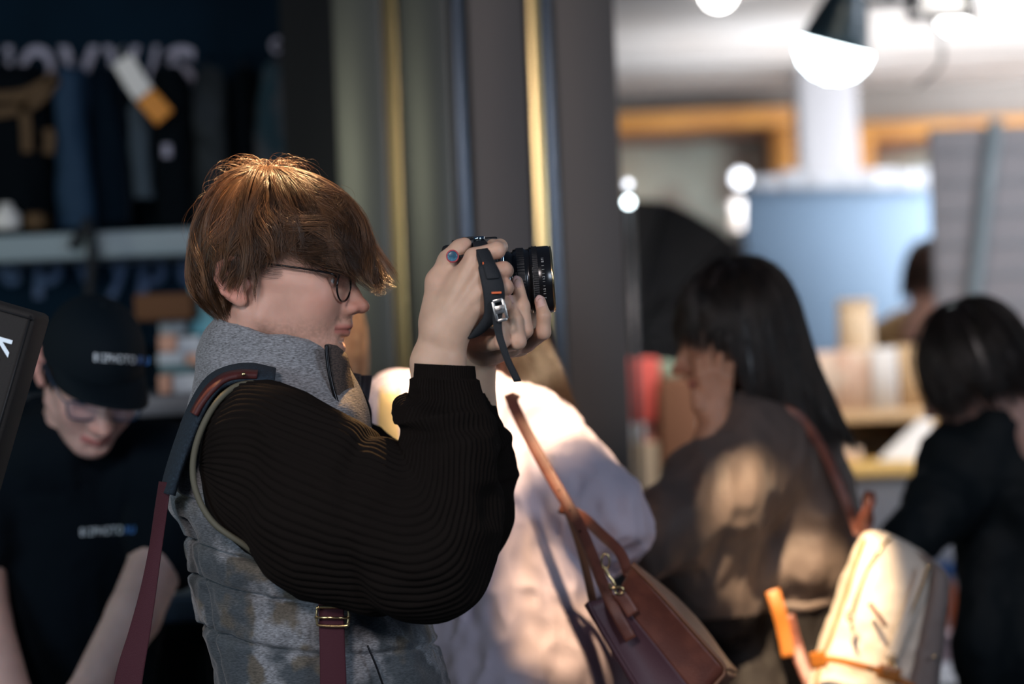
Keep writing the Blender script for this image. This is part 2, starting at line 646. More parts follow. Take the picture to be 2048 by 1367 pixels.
# dark metal pillar with brass strips: two faces
pil = struct('wall_pillar', *box((P(604, 683, 5.75)[0], 5.5, 0), (P(1222, 683, 5.75)[0], 5.95, 3.4)), 'pillar_core')
def vpanel(name, p0, Y0, p1, Y1, m, thick=.03, zb=0.0, zt=3.4, parent=None):
    a, b = P(p0, 300, Y0), P(p1, 300, Y1)
    d = np.array([b[0] - a[0], b[1] - a[1], 0])
    L = np.linalg.norm(d)
    d /= L
    n = np.array([d[1], -d[0], 0])
    c = np.array([(a[0] + b[0]) / 2, (a[1] + b[1]) / 2, (zb + zt) / 2]) - n * thick / 2
    return struct(name, *obox(c, [d, -n, [0, 0, 1]], [L / 2, thick / 2, (zt - zb) / 2], .004), m, parent)
vpanel('panel', 645, 5.52, 772, 5.44, 'panel_metal', parent=pil)
vpanel('strip', 776, 5.46, 800, 5.445, 'brass_strip', parent=pil)
vpanel('panel', 806, 5.42, 905, 5.36, 'panel_metal', parent=pil)
vpanel('edge_strip', 910, 5.40, 936, 5.40, 'panel_edge', parent=pil)
vpanel('panel', 944, 5.38, 1060, 5.385, 'panel_bronze', parent=pil)
vpanel('strip', 1064, 5.40, 1090, 5.40, 'brass_strip', parent=pil)
vpanel('edge_strip', 1095, 5.41, 1114, 5.41, 'panel_edge', parent=pil)
vpanel('panel', 1118, 5.385, 1240, 5.39, 'panel_bronze', parent=pil)

# far wall: white column, orange framed windows
struct('wall_column', *box((P(1602, 280, 10.2)[0], 10.2, 0), (P(1716, 280, 10.2)[0], 10.45, CEIL), .01), 'white_paint')
mat('window_view', (0.62, 0.64, 0.56), rough=.7, var=(4, (0.30, 0.20, 0.17), .42, .6))
mat('window_glass', (0.85, 0.95, 0.95), rough=.02, trans=1.0, ior=1.1, alpha=.25)
mat('plant_green', (0.20, 0.26, 0.16), rough=.8, var=(9, (0.38, 0.38, 0.33), .42, .58))
def window(n, x0, x1, yt, yb, Y=11.0):
    w = thing('window_%d' % n, P((x0 + x1) / 2, yb, Y), None, None)
    w['kind'] = 'structure'
    obj('frame_head', *pbox(x0, yt, x1, yt + 34, Y - .05, Y + .2, .01), 'wood_orange', w, False)
    obj('frame_jamb', *pbox(x1 - 46, yt + 34, x1, yb, Y - .05, Y + .2, .01), 'wood_orange', w, False)
    obj('frame_jamb', *pbox(x0, yt + 34, x0 + 40, yb, Y - .05, Y + .2, .01), 'wood_orange', w, False)
    obj('inner_rail', *pbox(x0 + 40, yt + 34, x1 - 46, yt + 58, Y + .08, Y + .2, .01), 'wood_brown', w, False)
    obj('recess', *pbox(x0 + 40, yt + 58, x1 - 46, yb, Y + .20, Y + .24), 'window_view', w, False)
    obj('pane', *pbox(x0 + 40, yt + 58, x1 - 46, yb, Y + .12, Y + .13), 'window_glass', w, False)
window(1, 1120, 1598, 222, 640)
window(2, 1712, 2120, 236, 640)
# ------------------------------------------------------------------ a human head (mm: u forward, v left, w up)
def rotv(deg):   # rotation about the v axis, as columns
    a = math.radians(deg)
    return np.array([[math.cos(a), 0, math.sin(a)], [0, 1, 0], [-math.sin(a), 0, math.cos(a)]])

def head_volume(h=2.0, neck=True, wide=1.0):
    s = Vol((-125, -100, -205), (150, 100, 160), h)
    s.ell((4, 0, 52), (103, 75, 84), 0)                     # cranium
    s.ell((52, 0, 25), (60, 63, 62), 25)                    # forehead
    s.ell((52, 0, -22), (56, 55, 68), 22)                   # mid face
    s.ell((10, 0, -10), (70, 66, 55), 25)
    for m in (-1, 1):
        s.cone((2, m * 53, -52), (78, m * 15, -92), 14, 14, 28)     # jaw line
        s.ell((74, m * 40, -22), (24, 20, 24), 25)                # cheek
        s.cone((92, m * 34, 22), (100, m * 10, 17), 10, 11, 14)     # brow
        s.ell((103, m * 33, -1), (16, 18, 13), 9, 'sub')           # socket
        s.cone((10, m * 60, 2), (70, m * 54, -6), 8, 9, 14)         # cheekbone
    s.ell((62, 0, -75), (38, 34, 34), 22)                   # mouth block
    s.ell((85, 0, -91), (17, 20, 16), 14)                   # chin
    s.cone((106, 0, 12), (117, 0, -20), 6.5, 7.5, 10)           # nose bridge
    s.cone((118, 0, -20), (126, 0, -33), 8, 9, 8)
    s.ell((128, 0, -37), (11.5, 10.5, 9), 7)                   # tip
    for m in (-1, 1):
        s.ell((111, m * 12.5, -39), (16, 8, 9), 7)
        s.ell((115, m * 7, -47), (6, 3.2, 4), 3, 'sub')
        s.ell((66, m * 33, -46), (22, 18, 24), 20)
        s.cone((96, m * 20, -33), (95, m * 21, -45), 1.2, 1.2, 6, 'sub')
        # eye lids around the ball at (90, 33, 0)
        s.ell((84.5, m * 33, 0), (14.2, 15, 14), 3)
        s.ell((99.5, m * 33, -1.5), (7, 12, 3.6), 2, 'sub')
        s.cone((93, m * 22, 8), (92, m * 44, 7), 2.2, 2.0, 4)
    s.cone((103, 0, -48), (101, 0, -60), 12, 13, 10)         # upper lip mass
    s.cone((118, 0, -50), (117, 0, -56), 1.6, 1.6, 3, 'sub')     # philtrum
    s.ell((112, 0, -27), (13, 12, 17), 8)                   # side of the nose
    # lips
    for m in (-1, 1):
        s.cone((110, m * 4, -61.5), (91, m * 23, -67), 5.0, 2.5, 6)
        s.cone((104, m * 2, -72), (90, m * 22, -68.5), 6.0, 2.5, 7)
    for m in (-1, 1):
        s.cone((114, 0, -66.6), (90, m * 26, -68.3), 1.3, 1.1, 2.6, 'sub')
    s.cone((103, -12, -83), (103, 12, -83), 3, 3, 10, 'sub')  # under the lower lip
    # ears
    for m in (-1, 1):
        E = lambda a, b, c: (a, m * (b - 4), c)
        s.ell(E(-34, 78, -2), (20, 8, 31), 5, rot=rotv(-10))
        s.ell(E(-28, 87, -3), (13, 8, 21), 4, 'sub', rot=rotv(-10))
        rim = [(-16, 82, 14), (-22, 84, 26), (-36, 86, 28), (-50, 88, 18), (-53, 88, 0), (-44, 85, -18), (-30, 81, -28)]
        for a, b in zip(rim[:-1], rim[1:]):
            s.cone(E(*a), E(*b), 4.2, 4.2, 3)
        ah = [(-26, 83, 16), (-38, 85, 8), (-40, 84, -8), (-31, 82, -18)]
        for a, b in zip(ah[:-1], ah[1:]):
            s.cone(E(*a), E(*b), 3, 3.5, 3)
        s.ell(E(-23, 78, -28), (10, 6, 10), 5)
        s.ell(E(-13, 77, -7), (5, 5, 7), 4)
    if neck:
        s.cone((-22, 0, -50), (-52, 0, -200), 50, 58, 22)
        s.cone((20, 0, -95), (-10, 0, -200), 30, 45, 35)
        for m in (-1, 1):
            s.cone((-22, m * 50, -45), (5, m * 22, -190), 11, 12, 16)
    return s

HEADV, HEADQ = head_volume().mesh(1)
HEADFLAT = HEADV.copy()                       # ears lying flat, for heads whose ears are under hair
_e = (HEADFLAT[:, 0] < 0) & (np.abs(HEADFLAT[:, 1]) > 66) & (HEADFLAT[:, 2] > -60) & (HEADFLAT[:, 2] < 60)
HEADFLAT[_e, 1] = np.sign(HEADFLAT[_e, 1]) * (66 + (np.abs(HEADFLAT[_e, 1]) - 66) * .25)

def head_colors(V, skin=(0.58, 0.33, 0.25), stubble=0.0, lip=(0.50, 0.17, 0.14), brow=(0.09, 0.05, 0.03)):
    u, v, w = V[:, 0], np.abs(V[:, 1]), V[:, 2]
    C = np.tile(np.array(skin), (len(V), 1))
    n = fbm(V, 0.05, 3)
    C *= (1 + 0.07 * n)[:, None]
    def sm(x, a, b):
        t = np.clip((x - a) / (b - a), 0, 1)
        return t * t * (3 - 2 * t)
    red = sm(v, 68, 80) * sm(w, -40, -25) * (u < 0) * .55                                 # ears
    red = np.maximum(red, np.exp(-((u - 126) / 16) ** 2 - ((w + 38) / 14) ** 2) * .45)     # nose tip
    red = np.maximum(red, np.exp(-((u - 82) / 22) ** 2 - ((w + 28) / 20) ** 2 - ((v - 45) / 25) ** 2) * .3)
    C = C * (1 - red[:, None]) + red[:, None] * np.array([skin[0] * 1.0, skin[1] * .62, skin[2] * .6])
    # lips
    mouthw = -68 - 0.0 * u
    L = sm(u, 86, 92) * np.exp(-((w - mouthw) / (3.0 + 4.4 * sm(u, 88, 104))) ** 4) * (v < 26)
    C = C * (1 - L[:, None] * .85) + L[:, None] * .85 * np.array(lip)
    ml = np.exp(-((w + 67.3) / 1.5) ** 2) * sm(u, 86, 91) * (v < 26)
    C = C * (1 - ml[:, None] * .7) + ml[:, None] * .7 * np.array([0.10, 0.03, 0.025])
    # stubble: chin, jaw, upper lip
    if stubble:
        nn = np.clip(fbm(V, 0.35, 2) * .6 + .6, 0, 1)
        B = sm(-w, 45, 75) * sm(u, -25, 10) * sm(-w, 0, 1)
        B = np.maximum(B * .6, np.exp(-((w + 54) / 5.5) ** 2) * sm(u, 84, 96) * (v < 30) * 1.1)
        B = np.maximum(B, np.exp(-((w + 88) / 14) ** 2) * sm(u, 60, 85) * .55)
        B = np.clip(B * (1 - L), 0, 1) * stubble * nn
        C = C * (1 - B[:, None]) + B[:, None] * np.array([0.16, 0.10, 0.07])
    Bw = np.exp(-((w - 20 - (v - 30) * .05) / 5) ** 2) * sm(v, 8, 14) * sm(-v, -58, -48) * (u > 60)
    C = C * (1 - Bw[:, None] * .8) + Bw[:, None] * .8 * np.array(brow)
    nos = np.exp(-((u - 115) ** 2 + (v - 7) ** 2 + (w + 46) ** 2) / 20)
    return C * (1 - .5 * nos[:, None])

class Frame:
    """maps head millimetres into the world"""
    def __init__(s, o, fwd, up, scale=1.0):
        f = np.array(fwd, float)
        f /= np.linalg.norm(f)
        l = np.cross(np.array(up, float), f)
        l /= np.linalg.norm(l)
        u = np.cross(f, l)
        s.o, s.M, s.k = np.array(o, float), np.stack([f, l, u]), 0.001 * scale
    def __call__(s, V):
        return s.o + (np.atleast_2d(np.asarray(V, float)) @ s.M) * s.k
    def one(s, *v):
        return s(np.array(v))[0]
    def inv(s, W):
        return (np.atleast_2d(W) - s.o) @ s.M.T / s.k

def eyes(fr, parent, iris=(0.10, 0.16, 0.17)):
    for m in (-1, 1):
        bm = bmesh.new()
        bmesh.ops.create_uvsphere(bm, u_segments=24, v_segments=16, radius=12.3)
        V, Q = bm_np(bm)
        V = V + np.array([85.7, m * 33, 0])
        d = np.linalg.norm(V - np.array([97.8, m * 33, -1]), axis=1)
        C = np.where(d[:, None] < 2.6, (0.01, 0.01, 0.01), np.where(d[:, None] < 6.0, iris, (0.75, 0.70, 0.68)))
        obj('eye', fr(V), Q, 'eye_white', parent, col=C)

mat('skin', attr=True, rough=0.48, spec=0.4, sss=0.25, bump=(900, 0.12, 3))
mat('eye_white', attr=True, rough=0.1)

# ------------------------------------------------------------------ strand hair grown from a crown
def crown_hair(fr, crown, front, back, side, hem, n, n_clump, N=12, r0=.00016, seed=3, part=0.0, fly=60, lo=.80,
               wave=5.0, flick=None, rootmax=.62, jit=1.0, base_r=0.0, drift=None):
    """front/back/side: profiles [(distance from crown axis, height)] in mm; hem(phi)->height where strands stop.
    returns (V,Q) of strands and (V,Q) of the under layer"""
    rg = np.random.default_rng(seed)
    K = 60
    pf, pb, ps = cr(front, K), cr(back, K), cr(side, K)
    def arc(p):
        d = np.concatenate([[0], np.cumsum(np.linalg.norm(np.diff(p, axis=0), axis=1))])
        s = np.linspace(0, d[-1], K)
        return np.stack([np.interp(s, d, p[:, 0]), np.interp(s, d, p[:, 1])], 1)
    pf, pb, ps = arc(pf), arc(pb), arc(ps)
    def surf(phi, t, k=1.0):
        """phi, t arrays same shape -> points"""
        x = np.clip(t, 0, 1) * (K - 1)
        i = np.minimum(x.astype(int), K - 2)
        f = (x - i)[..., None]
        g = lambda p: p[i] * (1 - f) + p[i + 1] * f
        c, s_ = np.cos(phi), np.sin(phi)
        wf = np.maximum(c, 0) ** 2
        wb = np.maximum(-c, 0) ** 2
        ws = s_ ** 2
        q = g(pf) * wf[..., None] + g(pb) * wb[..., None] + g(ps) * ws[..., None]
        r = q[..., 0]
        cen = np.array([crown[0], 0.0, 40.0])
        pt = np.stack([crown[0] + r * c, r * s_, q[..., 1]], -1)
        return cen + (pt - cen) * np.asarray(k)[..., None] if np.ndim(k) else cen + (pt - cen) * k
    # t at which the hem height is met, by azimuth
    tab = np.linspace(-np.pi, np.pi, 241)
    tt = np.linspace(0, 1, 200)
    tend = np.zeros(len(tab))
    for a, ph in enumerate(tab):
        w = surf(np.full(200, ph), tt)[:, 2]
        bad = np.where(w < hem(ph))[0]
        tend[a] = tt[bad[0]] if len(bad) else 1.0
    TE = lambda ph: np.interp((ph + np.pi) % (2 * np.pi) - np.pi, tab, tend)
    # clumps
    cp = rg.uniform(-np.pi, np.pi, n_clump)
    cl = rg.uniform(0, 1, n_clump)
    croot = rg.uniform(0, rootmax, n_clump) ** .8
    cswirl = rg.normal(0, .13 * jit, n_clump)
    if drift is not None:
        cswirl = cswirl + drift(cp)
    clen = rg.normal(0, .04 * jit, n_clump) - .05 * jit * (cl > .6) * rg.uniform(0, 2, n_clump)
    cpha = rg.uniform(0, 6.28, n_clump)
    ccur = rg.normal(0, .26 * jit, n_clump)
    ci = rg.integers(0, n_clump, n)
    spread = rg.normal(0, .075 * jit, n) * rg.uniform(.4, 1.6, n_clump)[ci]
    layer = lo + (1.03 - lo) * (cl[ci] * .75 + .25 * rg.uniform(0, 1, n))
    s = np.linspace(0, 1, N)[None, :]
    tight = rg.uniform(.10, .5, n_clump)[ci]
    q = s ** 1.3
    PH = cp[ci][:, None] + spread[:, None] * (1 - q + q * tight[:, None]) + cswirl[ci][:, None] * s ** 1.5 + ccur[ci][:, None] * np.sin(s * 4.6 + cpha[ci][:, None] * .3) * s
    ph1 = PH[:, -1]
    t0 = np.clip(croot[ci] + rg.normal(0, .08, n), 0, .8)
    t1 = TE(ph1) + clen[ci] + rg.normal(0, .022 * jit, n)
    t0 = np.minimum(t0, t1 - .22)
    t0 = np.maximum(t0, 0)
    Tt = t0[:, None] + (t1 - t0)[:, None] * s
    k = layer[:, None] - .03 * (1 - s) ** 2 + .045 * jit * np.sin(s * 5.5 + cpha[ci][:, None]) * s - (.05 * spread * spread / (.02 + spread * spread))[:, None] * s
    Pt = surf(PH, np.clip(Tt, 0, 1), k)
    over = np.maximum(Tt - 1, 0)
    Pt[..., 2] -= over * 150
    wob = np.stack([np.sin(s * 7 + cpha[ci][:, None] + d * 2.1) for d in range(3)], -1)
    Pt = Pt + wob * wave * jit * (s * .5)[..., None] * .5 + rg.normal(0, 1.2 * jit, (n, 1, 3)) * s[..., None]
    if flick is not None:
        Pt = flick(Pt, s, PH)
    V1 = strands(fr(Pt.reshape(-1, 3)).reshape(Pt.shape), r0, r0 * .35)
    parts = [V1]
    shade = ((rg.uniform(.22, 1.15, n_clump) ** 1.3 + .75 * (rg.uniform(0, 1, n_clump) > .85))[ci] * rg.uniform(.75, 1.25, n))[:, None, None] * np.ones((1, N, 3))
    shades = [shade.reshape(-1)]
    if fly:
        ph = rg.uniform(-np.pi, np.pi, fly)
        PHf = ph[:, None] + rg.normal(0, .5, (fly, 1)) * s
        ln = rg.uniform(.08, .26, fly)
        st = np.abs(rg.normal(0, .16, fly))
        Tf = st[:, None] + ln[:, None] * s
        kk = 1.0 + (.045 + .10 * rg.uniform(0, 1, (fly, 1))) * np.sin(s * np.pi * rg.uniform(.6, 1.1, (fly, 1)))
        Pf = surf(PHf, np.clip(Tf, 0, 1), kk) + rg.normal(0, 2, (fly, 1, 3)) * s[..., None]
        parts.append(strands(fr(Pf.reshape(-1, 3)).reshape(Pf.shape), r0 * .6, r0 * .3))
        shades.append(np.ones(fly * N * 3))
    # under layer
    na, nt = 96, 40
    ph = np.linspace(-np.pi, np.pi, na, endpoint=False)
    te = np.maximum(TE(ph) - .06, .2)
    PH2 = np.broadcast_to(ph[None, :], (nt, na))
    T2 = np.linspace(0, 1, nt)[:, None] * te[None, :]
    B = surf(PH2, T2, lo + .25 * (1 - lo) + base_r)
    B = B + fbm(np.stack([np.cos(PH2) * 9, np.sin(PH2) * 9, T2 * 2], -1), 1.0, 2)[..., None] * np.array([1.5, 1.5, 0])
    base = (fr(B.reshape(-1, 3)), [grid_faces(nt, na)])
    crown_hair.shade = np.concatenate(shades)
    return merge(parts), base, surf

# ------------------------------------------------------------------ the photographer
FEET = P(560, 683, 3.36)
man = thing('person', (FEET[0], 3.36, 0.0),
            'person with brown hair and glasses in a grey quilted vest, raising a camera in profile', 'person')
YH = 3.33
psi = math.radians(8)
fwd = IMR * math.cos(psi) + np.array([0, -math.sin(psi), 0])
HF = Frame(P(540, 560, YH), fwd, IMU)

mat('hair_brown', attr=True, rough=0.36, spec=0.55)
HAIRC = np.array([0.125, 0.058, 0.026])
body_parts = [(HF(HEADV), HEADQ)]
body_cols = [head_colors(HEADV, stubble=.6)]

def px2h(px, py):
    return ((px - 540) * YH / F * 1000, (560 - py) * YH / F * 1000)

def prof(pts, cx):
    o = []
    for x, y in pts:
        u, w = px2h(x, y)
        o.append((abs(u - cx), w))
    return o
cu, cw = px2h(533, 331)
h_front = prof([(533, 331), (570, 331), (610, 340), (650, 357), (690, 383), (722, 418), (740, 458), (749, 499), (762, 535), (772, 568), (776, 592)], cu)
h_back = prof([(533, 331), (490, 331), (446, 347), (404, 395), (379, 450), (370, 505), (370, 565), (385, 600), (414, 628), (436, 652), (446, 672)], cu)
h_side = [(0, cw), (28, cw - 1), (54, cw - 14), (73, cw - 38), (86, cw - 70), (93, cw - 100), (97, cw - 130), (98, cw - 155), (94, cw - 175), (84, cw - 200), (72, cw - 228)]
def man_hem(ph):
    d = abs(math.degrees(ph))
    y = np.interp(d, [0, 18, 35, 52, 68, 78, 86, 93, 98, 104, 118, 124, 132, 150, 180],
                     [584, 572, 530, 524, 528, 538, 570, 590, 592, 584, 582, 605, 640, 648, 655])
    return px2h(540, y)[1]
def man_flick(Pt, s, PH):
    d = np.abs(PH)
    f = np.clip(1 - d / .75, 0, 1) * s ** 4
    Pt = Pt.copy()
    Pt[..., 0] += f * 15
    Pt[..., 2] += f * 7
    b = np.clip((d - 2.2) / .5, 0, 1) * s ** 3
    Pt[..., 0] += b * 10
    return Pt
def man_drift(p):
    d = np.abs(p)
    f = -.30 * np.exp(-((d - 1.0) / .45) ** 2) + .30 * np.exp(-((d - 1.95) / .25) ** 2)
    return np.sign(p) * f
hs, hb, _ = crown_hair(HF, (cu, 0), h_front, h_back, h_side, man_hem, 11500, 270, N=18, r0=.00021, seed=5, fly=170,
                       lo=.83, wave=11, flick=man_flick, drift=man_drift)
# loose locks standing off the crown
rg = np.random.default_rng(12)
L = []
for i in range(46):
    a = rg.uniform(-.5, 3.6)
    x0 = cu + rg.normal(-6, 16)
    y0 = rg.normal(0, 18)
    hgt = rg.uniform(5, 21)
    rad = rg.uniform(8, 22)
    dirx = -1 if rg.uniform() < .68 else 1
    s = np.linspace(0, 1, 14)
    th = s * rg.uniform(1.6, 3.4)
    L.append(np.stack([x0 + dirx * rad * (1 - np.cos(th)) * .9, y0 + rad * .5 * np.sin(th * .7) * rg.normal(),
                       cw - 8 + hgt * np.sin(np.minimum(th, 2.6)) - 3 * s], 1))
L = np.array(L)
lv = strands(HF(L.reshape(-1, 3)).reshape(L.shape), .00022, .0001)
shd = np.concatenate([crown_hair.shade, np.ones(len(lv[0])), np.full(len(hb[0]), .35)])
hair = obj('hair', *merge([hs, lv, hb]), 'hair_brown', man, col=shd[:, None] * HAIRC)

eyes(HF, man)

# glasses: top-level thing worn on the face
mat('black_metal', (0.012, 0.012, 0.014), rough=0.25, metal=0.6)
mat('lens_glass', (1, 1, 1), rough=0.0, trans=1.0, ior=1.12, alpha=.12)
gl = thing('eyeglasses', HF.one(95, 0, 0), 'thin round black wire eyeglasses worn by the person raising a camera', 'eyeglasses')
def lens_ring(m, r=23):
    a = np.linspace(0, 2 * np.pi, 40)
    wr = math.radians(10)
    c = np.array([111, m * 34, -9])
    ev = np.array([-math.sin(wr), m * math.cos(wr), 0])
    ew = np.array([.06, 0, .998])
    rr = r * (1 + .03 * np.cos(2 * a))
    return c, c + ev * (np.cos(a) * rr * 1.04)[:, None] + ew * (np.sin(a) * rr * .95)[:, None]
for m in (-1, 1):
    c, ring = lens_ring(m)
    V, Q = tube(HF(ring), .0014, n=80, m=6)
    obj('rim', V, Q, 'black_metal', gl)
    dome = c + np.array([1.6, 0, 0])
    Vl = HF(np.concatenate([ring[:-1], [dome]]))
    k = len(ring) - 1
    j = np.arange(k)
    obj('lens', Vl, [np.stack([j, (j + 1) % k, np.full(k, k)], 1)], 'lens_glass', gl)
    tmp = [(106, m * 59, 2), (100, m * 68, 7), (60, m * 76, 14), (10, m * 80, 21), (-28, m * 82, 26), (-45, m * 82, 10)]
    obj('temple', *tube(HF(np.array(tmp)), .0015, m=6), 'black_metal', gl)
    obj('nose_pad', *tube(HF(np.array([(109, m * 11, -2), (108, m * 10, -6), (108, m * 11.5, -11)])), .0016, m=6), 'black_metal', gl)
obj('bridge', *tube(HF(np.array([(112, -11, 2), (116, -5, 6), (117, 0, 7), (116, 5, 6), (112, 11, 2)])), .001, m=6), 'black_metal', gl)
# ------------------------------------------------------------------ hands of the photographer
def hcol(V, base=(0.60, 0.39, 0.275), tips=()):
    C = np.tile(np.array(base), (len(V), 1)) * (1 + .08 * fbm(V, 60, 3))[:, None]
    for c, r, colr, a in tips:
        w = np.exp(-(np.linalg.norm(V - np.array(c), axis=1) / r) ** 2)[:, None] * a
        C = C * (1 - w) + w * np.array(colr)
    return C

def bounds(pts, m=.05):
    pts = np.array(pts)
    return pts.min(0) - m, pts.max(0) + m

RED = (0.62, 0.30, 0.22)
# right hand: wrapped round the camera's grip end, back of the hand towards us
YR = 3.17
R_ = lambda x, y, dy=0.0: P(x, y, YR + dy)
mm = .001
lo, hi = bounds([R_(790, 450, -.05), R_(1040, 860, .12)], .01)
s = Vol(lo, hi, .0016)
s.cone(R_(862, 900, .01), R_(860, 725, .012), .031, .0225, .01)
s.cone(R_(900, 900, .01), R_(893, 725, .010), .031, .0215, .02)
s.cone(R_(860, 725, .012), R_(880, 640, .012), .0215, .022, .02)
s.cone(R_(893, 725, .010), R_(905, 650, .008), .0205, .021, .02)
mcp = [(948, 514, -.002, .0122), (962, 546, -.012, .0125), (963, 582, -.013, .0122), (953, 616, -.006, .0115)]
for i, (x, y, dy, r) in enumerate(mcp):
    a = [(872, 655, .004), (884, 660, .002), (896, 664, .002), (905, 668, .006)][i]
    s.cone(R_(*a), R_(x, y, dy), .0175, r, .016)
s.ell(R_(905, 600, .016), (.030, .018, .042), .02)
for i, (x, y, dy, r) in enumerate(mcp):                       # tendons
    a = [(880, 640, -.010), (890, 650, -.013), (898, 655, -.013), (905, 660, -.008)][i]
    s.cone(R_(*a), R_(x - 4, y + 2, dy - .0105), .0042, .005, .006)
fing = [[(948, 514, -.002), (994, 500, .000), (1000, 493, .024), (985, 490, .045)],
        [(962, 546, -.012), (1008, 539, -.004), (1012, 541, .022), (1000, 545, .042)],
        [(963, 582, -.013), (1010, 573, -.004), (1013, 576, .022), (1001, 579, .042)],
        [(953, 616, -.006), (1008, 607, .000), (1012, 609, .022), (1000, 612, .038)]]
frad = [(.0122, .0108, .0098, .0085), (.0125, .0105, .0095, .0085), (.0122, .0104, .0092, .0082), (.0115, .0096, .0084, .0075)]
for f, rr in zip(fing, frad):
    s.chain([(R_(*p), r) for p, r in zip(f, rr)], .004)
# thumb along the back of the camera
s.chain([(R_(868, 640, .02), .019), (R_(876, 562, .022), .0145), (R_(897, 520, .024), .0118), (R_(920, 497, .030), .0105), (R_(931, 488, .032), .0080)], .012)
rhV, rhQ = s.mesh(2)
body_parts.append((rhV, rhQ))
tips = [(R_(*f[1]), .016, RED, .35) for f in fing] + [(R_(x, y, dy), .014, RED, .30) for x, y, dy, r in mcp]
tips += [(R_(931, 488, .03), .015, RED, .4), (R_(878, 560, .01), .02, RED, .2)]
body_cols.append(hcol(rhV, tips=tips))

# left hand: palm up under the lens, fingers curling up its near side
L_ = lambda x, y, Y: P(x, y, Y)
lo, hi = bounds([L_(890, 540, 3.14), L_(1125, 860, 3.44)], .012)
s = Vol(lo, hi, .0016)
s.cone(L_(938, 900, 3.41), L_(940, 745, 3.36), .034, .0225, .01)
s.cone(L_(962, 900, 3.40), L_(955, 745, 3.35), .030, .0205, .02)
s.cone(L_(946, 745, 3.36), L_(962, 698, 3.33), .024, .022, .02)
s.ell(L_(985, 692, 3.295), (.032, .045, .019), .02)
s.ell(L_(968, 684, 3.275), (.030, .040, .020), .02)
lm = [(1052, 686, 3.285), (1022, 692, 3.268), (990, 692, 3.255), (962, 688, 3.243)]
lp = [(1086, 664, 3.212), (1050, 660, 3.195), (1036, 682, 3.178), (1004, 684, 3.170)]
ld_ = [(1088, 632, 3.208), (1045, 612, 3.196), (1030, 640, 3.180), (1003, 655, 3.176)]
lt = [(1080, 602, 3.216), (1034, 563, 3.208), (1018, 600, 3.196), (1000, 628, 3.186)]
lrad = [(.0125, .0102, .0092, .0078), (.0125, .0105, .0096, .0080), (.0122, .0108, .0098, .0078), (.0115, .0092, .0082, .007)]
for a, b, c, d, rr in zip(lm, lp, ld_, lt, lrad):
    s.cone(L_(968, 694, 3.30), L_(*a), .018, rr[0], .014)
    s.chain([(L_(*q), r) for q, r in zip((a, b, c, d), rr)], .004)
s.chain([(L_(990, 700, 3.33), .018), (L_(1040, 690, 3.348), .013), (L_(1068, 640, 3.345), .0115), (L_(1078, 600, 3.335), .009)], .01)
for q in (lt[0], lt[1], lt[2]):                                # nail beds
    c = L_(q[0] + 1, q[1] + 4, q[2] - .0095)
    s.ell(c, (.0052, .0022, .0075), .0012, 'sub')
    s.ell(c + np.array([0, .0012, 0]), (.0048, .0022, .0072), .0)
lhV, lhQ = s.mesh(2)
body_parts.append((lhV, lhQ))
tips = [(L_(*q), .014, RED, .3) for q in lp] + [(L_(q[0], q[1] - 2, q[2]), .012, RED, .35) for q in lt]
tips += [(L_(q[0] + 1, q[1] + 4, q[2] - .009), .006, (0.72, 0.46, 0.42), .9) for q in lt[:3]]
body_cols.append(hcol(lhV, tips=tips))

nails = []
for q, d in ((lt[0], ld_[0]), (lt[1], ld_[1]), (lt[2], ld_[2])):
    c = L_(*q)
    ax1 = L_(*q) - L_(*d); ax1 /= np.linalg.norm(ax1)
    out_ = np.array([0, -1.0, 0]); out_ -= ax1 * (out_ @ ax1); out_ /= np.linalg.norm(out_)
    sd = np.cross(ax1, out_)
    bm = bmesh.new()
    bmesh.ops.create_uvsphere(bm, u_segments=20, v_segments=12, radius=1)
    V, Q = bm_np(bm)
    nails.append((c - ax1 * .0012 + out_ * .0062 + (V[:, 0:1] * sd * .0056 + V[:, 1:2] * out_ * .0024 + V[:, 2:3] * ax1 * .0078), Q))

# trunk, hips, legs, mostly covered by the clothes
lo, hi = bounds([P(380, 700, 3.1), P(900, 1367, 3.65)], .05)
lo[2] = -.02
s = Vol(lo, hi, .012)
tc = lambda x, y, Y=3.36: P(x, y, Y)
s.cone(tc(560, 900), tc(570, 1000), .10, .12, .03, ys=1.25)
s.cone(tc(560, 1000), tc(640, 1400), .12, .125, .03, ys=1.2)
hip = tc(640, 1400)
for m in (-1, 1):
    h0 = hip + np.array([0, m * .09, -.02])
    kn = np.array([hip[0] + .03, 3.36 + m * .10, .50])
    an = np.array([hip[0] - .01, 3.36 + m * .11, .09])
    s.chain([(h0, .095), (kn, .062), (an, .045)], .02)
    s.cone(an + np.array([-.03, 0, -.045]), an + np.array([.17, m * .02, -.05]), .042, .038, .01)
    s.cone(tc(520, 950) + np.array([0, m * .10, 0]), tc(550, 930) + np.array([0, m * .05, 0]), .045, .07, .03)
tV, tQ = s.mesh(1)
body_parts.append((tV, tQ))
body_cols.append(np.where(tV[:, 2:3] < 1.06, (0.03, 0.035, 0.05), (0.004, 0.003, 0.0025)))
V, Q = merge(body_parts)
body = obj('body', V, Q, 'skin', man, col=np.concatenate(body_cols))
mat('nail', (0.66, 0.42, 0.38), rough=.25, sss=.1)
for nV, nQ in nails:
    obj('nail', nV, nQ, 'nail', man)

